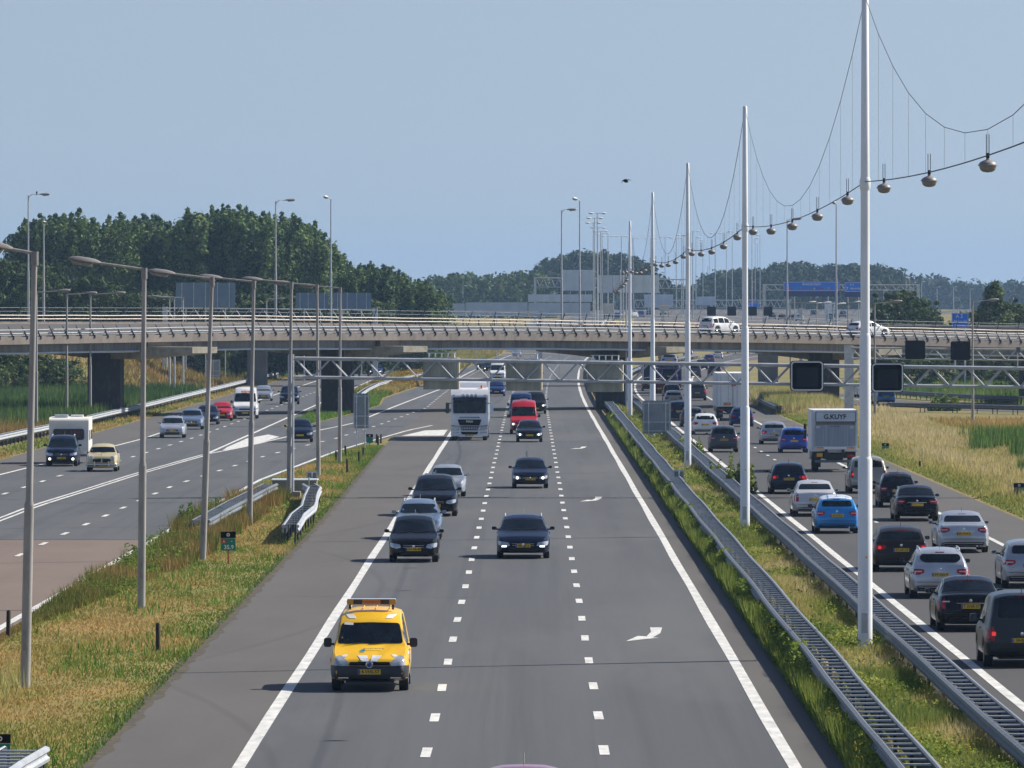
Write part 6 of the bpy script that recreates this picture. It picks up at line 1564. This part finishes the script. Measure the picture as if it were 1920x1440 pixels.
car('car', 'dark off-roader with a lit red lamp left of the white lorry trailer', 'car', 1307, 751, 'suv', grey, 1.82, detail=1, lights='brake', **B_)
car('car', 'white car below the black one left of the third mast', 'car', 1263, 763, 'hatch', white, 1.76, detail=1, **B_)
car('car', 'black car just ahead of the small white one', 'car', 1260, 752, 'suv', black, 1.8, 4.4, 1.6, detail=1, **B_)
for px, py, k, c, lb in ((1236, 742, 'suv', burg, 'wine red off-roader beside the fourth mast'), (1219, 733, 'wagon', black, 'dark estate left of the fourth mast'), (1302, 708, 'suv', grey, 'grey off-roader seen through the truss above the third mast'), (1340, 707, 'mpv', navy, 'dark people carrier seen through the truss'),
                         (1330, 681, 'hatch', purple, 'violet car far ahead in the jam'), (1346, 673, 'hatch', white, 'small white car far ahead in the jam'), (1316, 693, 'hatch', black, 'black car far ahead in the jam'), (1264, 700, 'wagon', grey, 'grey estate far ahead in the jam'), (1290, 672, 'suv', silver, 'silver off-roader far ahead in the jam'),
                         (1372, 665, 'wagon', silver, 'silver estate at the bend under the overpass'), (1214, 700, 'hatch', white, 'white car behind the fourth mast'), (1245, 676, 'wagon', navy, 'navy estate beyond the car carrier'), (1432, 674, 'mpv', grey, 'grey car at the outer bend under the overpass')):
    car('car', lb, 'car', px, py, k, c, 1.8, detail=1, away=True)
car('car', 'bright blue car on the curved exit road right of the tallest mast', 'car', 1657, 758, 'hatch', blue, 1.74, 4.1, 1.5, detail=1, away=True, rz=math.radians(6))
car('car', 'white car on the exit road hidden behind the tallest mast', 'car', 1622, 745, 'hatch', white, 1.76, detail=1, away=True, rz=math.radians(4))
car('car', 'rose-coloured car whose roof just shows at the bottom edge', 'car', 0, 0, 'hatch', pink, 1.75, 4.1, 1.46, loc=(-.10, 37.62, 0), mirrors=black_plastic)
# on the overpass
p = deck_pos(20.3, 5.0); car('car', 'white people carrier driving over the overpass, left of the second mast', 'car', 0, 0, 'mpv', white, 1.68, 3.9, 1.56, loc=p, rz=math.radians(90 + 47), detail=1, lights='brake', tails='tall')
p = deck_pos(33.6, 4.5); car('car', 'white hatchback on the overpass behind the tallest mast', 'car', 0, 0, 'hatch', white, 1.75, 4.2, 1.46, loc=p, rz=math.radians(90 + 42), detail=1)

# --- lorries
def lorry_front():
    d = dist(826); x = (880.5 - VX) * d / F
    root = thing('articulated_lorry', 'white lorry with four roof lamps under the near gantry, oncoming', 'lorry', (x, d - .2, 0), 0)
    pw = paint('lorry_white', (.84, .86, .88), 0, .35); W2 = 1.24
    o = [(0, .42), (-.03, .95), (-.02, 1.75), (.12, 2.75), (.20, 3.02), (.55, 3.42), (1.0, 3.55), (2.2, 3.55), (2.25, .9), (1.7, .85), (1.7, .42)]
    part('cab', MB().prism(outline_round(o, .08), -W2, W2, 'yz'), pw, root, 35)
    part('windscreen', MB().prism(outline_round([(-1.08, 1.82), (1.08, 1.82), (1.10, 2.64), (.95, 2.74), (-.95, 2.74), (-1.10, 2.64)], .10), -.055, .06), glass, root, 40)
    ws_ = [c for c in root.children if c.name.startswith('windscreen')]; ws_ = (ws_ or [COL.objects[-1]])[0]; ws_.rotation_euler = (math.radians(-5.5), 0, 0); ws_.location = (0, -.225, .02)
    part('sun_visor', MB().prism(outline_round([(-1.13, 2.70), (1.13, 2.70), (1.10, 2.90), (-1.10, 2.90)], .04), -.16, .10), navy, root, 40)
    part('grille', MB().prism(outline_round([(-.80, 1.42), (.80, 1.42), (.66, 1.03), (-.66, 1.03)], .06), -.075, -.0), sign_black, root, 40)
    mb = MB()
    for i in range(4): mb.box((0, -.078, 1.10 + i * .09), (1.3 + i * .05, .015, .018))
    part('grille_bar', mb, sign_panel, root)
    lettering('MAN', .20, chrome, root, (0, -.082, 1.28), -1, .006, .006)
    part('name_strip', MB().box((0, -.045, 1.55), (1.35, .02, .10)), bluesilver, root)
    part('lower_grille', MB().prism(outline_round([(-.62, .93), (.62, .93), (.55, .70), (-.55, .70)], .05), -.078, -.0), grey, root, 40)
    mb = MB()
    for i in range(7): mb.box((-.48 + i * .16, -.082, .82), (.09, .02, .12))
    part('lamp_row', mb, lens, root)
    part('bumper', MB().prism(outline_round([(-1.25, .30), (1.25, .30), (1.25, .66), (-1.25, .66)], .08), -.10, .3), pw, root, 40)
    part('bumper_slot', MB().prism(outline_round([(-.5, .42), (.5, .42), (.6, .60), (-.6, .60)], .05), -.115, -.09), sign_black, root)
    part('seam', MB().tube([(-1.22, -.05, 1.02), (-.85, -.075, .97), (.85, -.075, .97), (1.22, -.05, 1.02)], .02, 5), grey, root)
    for s in (-1, 1):
        part('headlight', MB().prism(outline_round([(s * 1.18, .74), (s * 1.18, 1.0), (s * .76, .92), (s * .70, .74)], .05), -.09, -.0), lens, root, 40)
        part('fog_lamp', MB().prism(outline_round([(s * 1.15, .50), (s * 1.15, .60), (s * .72, .60), (s * .70, .50)], .03), -.115, -.09), lens, root)
        part('mirror', MB().prism(rrect(s * 1.47, 2.18, .24, .72, .07), -.12, .08), pw if s > 0 else grey, root, 40)
        part('mirror_arm', MB().tube([(s * 1.2, .05, 2.5), (s * 1.47, .0, 2.5)], .03, 5), black_plastic, root)
        part('beacon', MB().lathe([(.07, 0), (.075, .14), (.04, .2), (0, .21)], (s * .80, .75, 3.50), 10), orange_lens, root)
        part('corner_lamp', MB().box((s * 1.05, .17, 3.04), (.14, .06, .06)), orange_lens, root)
        for y, tr in ((1.25, 0), (4.6, 1)): wheel(root, s * (1.02), y, .5, .30, s, True)
        part('step_panel', MB().box((s * 1.235, .8, .7), (.03, .8, .5)), grey, root)
    mb = MB()
    for i in range(4): mb.lathe([(.0, -.09), (.11, -.07), (.12, -.02), (.10, .04)], (-.42 + i * .28, .20, 3.0), 14, 'y')
    part('roof_lamp', mb, lens, root, 50)
    part('roof_deflector', MB().prism(outline_round([(.9, 3.50), (1.2, 3.9), (2.2, 4.0), (2.2, 3.50)], .05), -1.12, 1.12, 'yz'), pw, root, 35)
    plate(root, -.12, .36, -1, None)
    part('chassis', MB().box((0, 4.4, .85), (.9, 6.5, .3)), black_plastic, root)
    part('trailer', MB().box((0, 8.9, 2.55), (2.5, 12.4, 2.75)), white_body, root)
    part('trailer_frame', MB().box((0, 8.9, 1.1), (2.3, 12.0, .18)), galv_dull, root)
    mb = MB()
    for i in range(24): mb.box((1.255, 3.0 + i * .52, 2.55), (.02, .06, 2.7))
    part('side_rib', mb, screen_pale, root)
    for y in (10.4, 11.7, 13.0):
        for s in (-1, 1): wheel(root, s * 1.05, y, .5, .36, s, True)
    return root
lorry_front()
def box_truck(label, px, py, W2, Ht, Lb, small=True, d_=None):
    d = dist(py); x = (px - VX) * d / F
    root = thing('box_lorry', label, 'lorry', (x, d - .06, TZ(x, d)), 0)
    part('box', MB().box((0, Lb / 2, (1.12 + Ht) / 2), (W2, Lb, Ht - 1.12)), white_body, root)
    part('frame', MB().box((-W2 / 2 + .03, -.01, (1.1 + Ht) / 2), (.1, .08, Ht - 1.08)), screen_pale, root); part('frame', MB().box((W2 / 2 - .03, -.01, (1.1 + Ht) / 2), (.1, .08, Ht - 1.08)), screen_pale, root)
    for y in ((1.4,) if small else (1.6, 2.9, 4.2)):
        for s in (-1, 1): wheel(root, s * (W2 / 2 - .22), y, .46, .36, s, True)
    part('chassis', MB().box((0, Lb / 2, .82), (.9, Lb, .35)), black_plastic, root)
    part('mudguard', MB().box((0, .9, .92), (W2 - .1, .06, .35)), black_plastic, root)
    part('rear_bumper', MB().box((0, .12, .58), (W2 - .35, .08, .14)), galv_dull, root)
    for s in (-1, 1):
        part('tail_light', MB().box((s * (W2 / 2 - .35), -.02, .86), (.36, .08, .14)), tail_red, root)
        part('mud_flap', MB().box((s * (W2 / 2 - .30), .75, .5), (.42, .03, .5)), rubber, root)
    part('cab', MB().prism(outline_round([(Lb + .1, .6), (Lb + .1, Ht - .55), (Lb + 1.2, Ht - .6), (Lb + 1.75, 1.5), (Lb + 1.8, .55)], .08), -W2 / 2 + .1, W2 / 2 - .1, 'yz'), white_body, root, 35)
    return root
bt = box_truck('small white box lorry with lettering above its tail lift, driving away', 1564.5, 885, 2.45, 3.35, 5.4)
part('header_panel', MB().box((.06, -.07, 2.98), (2.12, .04, .52)), screen_pale, bt)
lettering('G.KUYF', .36, plate_ink, bt, (.02, -.098, 2.97), -1, .005, .009)
mb = MB(); [mb.box((.06, -.098, z), (2.16, .012, .028)) for z in (3.245, 2.715)]; [mb.box((.06 + s * 1.07, -.098, 2.98), (.03, .012, .52)) for s in (-1, 1)]; part('header_trim', mb, plate_ink, bt)
part('roller_slot', MB().box((.05, -.045, 2.62), (2.14, .03, .17)), mat('slot_taupe', (.20, .17, .15), .7), bt)
part('tail_lift', MB().box((.03, -.10, 1.95), (2.12, .07, 1.20)), mat('lift_aluminium', (.30, .35, .42), .5, .4, var=.08, scale=2, stretch=(6, 1, .3)), bt)
lettering('DHOLLANDIA', .085, plate_ink, bt, (.02, -.138, 2.47), -1, .002, .001)
part('lift_edge', MB().box((.03, -.14, 1.30), (2.16, .12, .15)), sign_white, bt)
for s in (-1, 1):
    part('warning_mark', MB().box((.03 + s * .82, -.203, 1.31), (.40, .008, .085)), orange_lens, bt)
    part('lift_arm', MB().box((s * .45, .1, 1.02), (.14, .5, .40)), black_plastic, bt)
    part('lift_lamp', MB().box((.03 + s * .92, -.14, 2.42), (.20, .02, .13)), galv, bt)
part('lift_ram', MB().tube([(-.35, 0, 1.10), (.55, 0, 1.10)], .06, 8), galv, bt)
part('plate_rear', MB().box((-.80, -.05, .93), (.32, .03, .20)), plate_y, bt)
part('mirror', MB().box((-1.36, 5.9, 2.35), (.16, .1, .3)), black_plastic, bt); part('mirror', MB().box((-1.36, 5.9, 1.95), (.16, .1, .45)), black_plastic, bt)
tr = box_truck('white lorry trailer with barred rear doors behind the second mast', 1374, 789, 2.55, 3.75, 12.5, small=False)
mb = MB()
for xx in (-.95, -.35, .35, .95): mb.tube([(xx, -.08, 1.2), (xx, -.08, 3.65)], .025, 6)
part('door_bar', mb, galv, tr); part('door_gap', MB().box((0, -.035, 2.4), (.03, .02, 2.5)), plate_ink, tr)
part('company_mark', MB().box((-.02, -.05, 2.85), (.16, .012, .26)).box((.16, -.05, 2.85), (.12, .012, .26)), sign_red, tr)
part('orange_board', MB().box((-.45, -.06, 1.33), (.55, .02, .22)), mat('board_orange', (.62, .22, .04), .5), tr)
lettering('SPEED', .2, plate_ink, tr, (.0, -.06, 3.1), -1, .004)
# car carrier
def carrier():
    d = dist(738); x = (1266 - VX) * d / F
    root = thing('car_carrier', 'two-deck car carrier lorry in the jam under the overpass', 'lorry', (x - .6, d - .2, 0), 0)
    part('lower_deck', MB().box((0, 5, 1.0), (2.45, 10.5, .18)), deepblue, root); part('upper_deck', MB().box((0, 5, 2.65), (2.45, 10.5, .14)), purple, root)
    for y in (0, 3.4, 6.8, 10.2):
        for s in (-1, 1): part('frame_post', MB().box((s * 1.18, y, 1.85), (.12, .14, 1.6)), deepblue, root)
    mb = MB()
    for s in (-1, 1):
        mb.tube([(s * 1.2, 0, 1.1), (s * 1.2, 3.4, 2.6), (s * 1.2, 6.8, 1.1)], .05, 5)
    part('strut', mb, galv_dull, root)
    part('rear_beam', MB().box((0, -.05, .75), (2.4, .12, .28)), black_plastic, root); part('plate_board', MB().box((0, -.13, .8), (.9, .02, .2)), plate_y, root)
    for s in (-1, 1):
        part('tail_light', MB().box((s * 1.0, -.13, .75), (.3, .03, .14)), tail_red, root)
        for y in (2.4, 3.6): wheel(root, s * 1.0, y, .45, .34, s, True)
    part('cab', MB().box((0, 12.2, 1.9), (2.4, 2.0, 2.9)), purple, root)
    return Vector((x - .6, d, 0))
c_ = carrier()
car('car', 'dark blue car carried on the lower deck of the car carrier', 'car', 0, 0, 'hatch', deepblue, 1.75, detail=1, loc=(c_.x, c_.y + 2.5 / K, 1.09), away=True)
car('car', 'silver car carried on the upper deck of the car carrier', 'car', 0, 0, 'hatch', silver, 1.75, detail=1, loc=(c_.x, c_.y + 2.6 / K, 2.72), away=True)
car('car', 'black car carried further forward on the upper deck of the car carrier', 'car', 0, 0, 'sedan', black, 1.75, detail=1, loc=(c_.x, c_.y + 7.4 / K, 2.72), away=True)
b2 = box_truck('dark flatbed lorry between the fourth mast and the car carrier', 1226, 728, 2.4, 2.7, 7.0); b2.children[0].data.materials[0] = navy
# far traffic above the overpass rail (the motorway climbs there)
def far_at(px, py, d): return (at(px, py, d).x, d, TZ(at(px, py, d).x, d))
for px, d, k, c, aw, lb in ((1448, 575, 'suv', navy, True, 'tiny navy car above the rail, left of the low lamps'), (1466, 560, 'wagon', burg, True, 'tiny wine-red car above the rail'), (1499, 540, 'mpv', lsilver, True, 'tiny pale silver car above the rail under the blue sign'), (1484, 545, 'hatch', navy, True, 'tiny dark car above the rail under the blue sign'),
                            (1526, 620, 'suv', navy, True, 'tiny dark car farther off under the blue sign'), (1556, 550, 'mpv', bluesilver, True, 'tiny blue-grey car in front of the far white lorry'), (1580, 600, 'suv', navy, True, 'tiny dark car left of the red lorry'), (1202, 600, 'suv', deepblue, False, 'tiny dark blue car beside the fourth mast, oncoming'),
                            (1218, 620, 'hatch', navy, False, 'tiny dark car behind the fourth mast, oncoming'), (1190, 590, 'hatch', white, False, 'tiny white car left of the fourth mast, oncoming'), (1158, 560, 'suv', deepblue, False, 'tiny blue car left of the shortest mast, oncoming')):
    car('car', lb, 'car', 0, 0, k, c, 1.8, loc=far_at(px, 0, d), away=aw, detail=0)
def far_lorry(label, px, d, col, mark, top=3.8):
    p = far_at(px, 0, d); root = thing('lorry', label, 'lorry', p)
    part('box', MB().box((0, 4, 2.4), (2.5, 9, top - 1.0)), col, root); part('rear_frame', MB().box((0, -.52, 2.4), (2.5, .05, .1)), galv, root)
    part('roof_edge', MB().box((0, -.52, top - .12), (2.55, .08, .18)), sign_white, root); part('chassis', MB().box((0, 4, .75), (1.0, 9, .4)), black_plastic, root)
    if mark: 
        for s in (-.6, .6): part('emblem', MB().lathe([(.28, -.0), (.28, -.03), (.20, -.03), (.20, 0)], (s, -.53, 2.6), 16, 'y'), sign_white, root)
        part('door_gap', MB().box((0, -.51, 2.4), (.04, .03, 2.6)), sign_white, root)
    for s in (-1, 1): wheel(root, s * 1.0, .8, .5, .34, s, True)
far_lorry('wine-red box lorry above the rail just left of the tallest mast', 1607, 430, mat('lorry_wine', (.22, .015, .03), .5), True, 4.4)
far_lorry('far white lorry with a red band under the blue sign', 1558, 600, white_body, False)
far_lorry('cream-white oncoming lorry behind the tall lamps at the far bend', 1141, 580, mat('lorry_cream', (.62, .55, .42), .5), False)
far_lorry('long cream trailer behind the third and fourth masts', 1246, 610, mat('lorry_cream', (.62, .55, .42), .5), False, 3.0)

# ------------------------------------------------------------------ air
hz = link('haze', MB().box((0, 4900, 44), (7000, 10400, 92)).mesh('haze'))
hz['kind'] = 'stuff'
hm = bpy.data.materials.new('haze_air'); hm.use_nodes = True; n = hm.node_tree; n.nodes.remove(n.nodes['Principled BSDF'])
pv = n.nodes.new('ShaderNodeVolumePrincipled'); pv.inputs['Color'].default_value = (.42, .66, 1.0, 1); pv.inputs['Density'].default_value = .000085; pv.inputs['Anisotropy'].default_value = .2
n.links.new(pv.outputs[0], n.nodes['Material Output'].inputs['Volume']); hz.data.materials.append(hm)
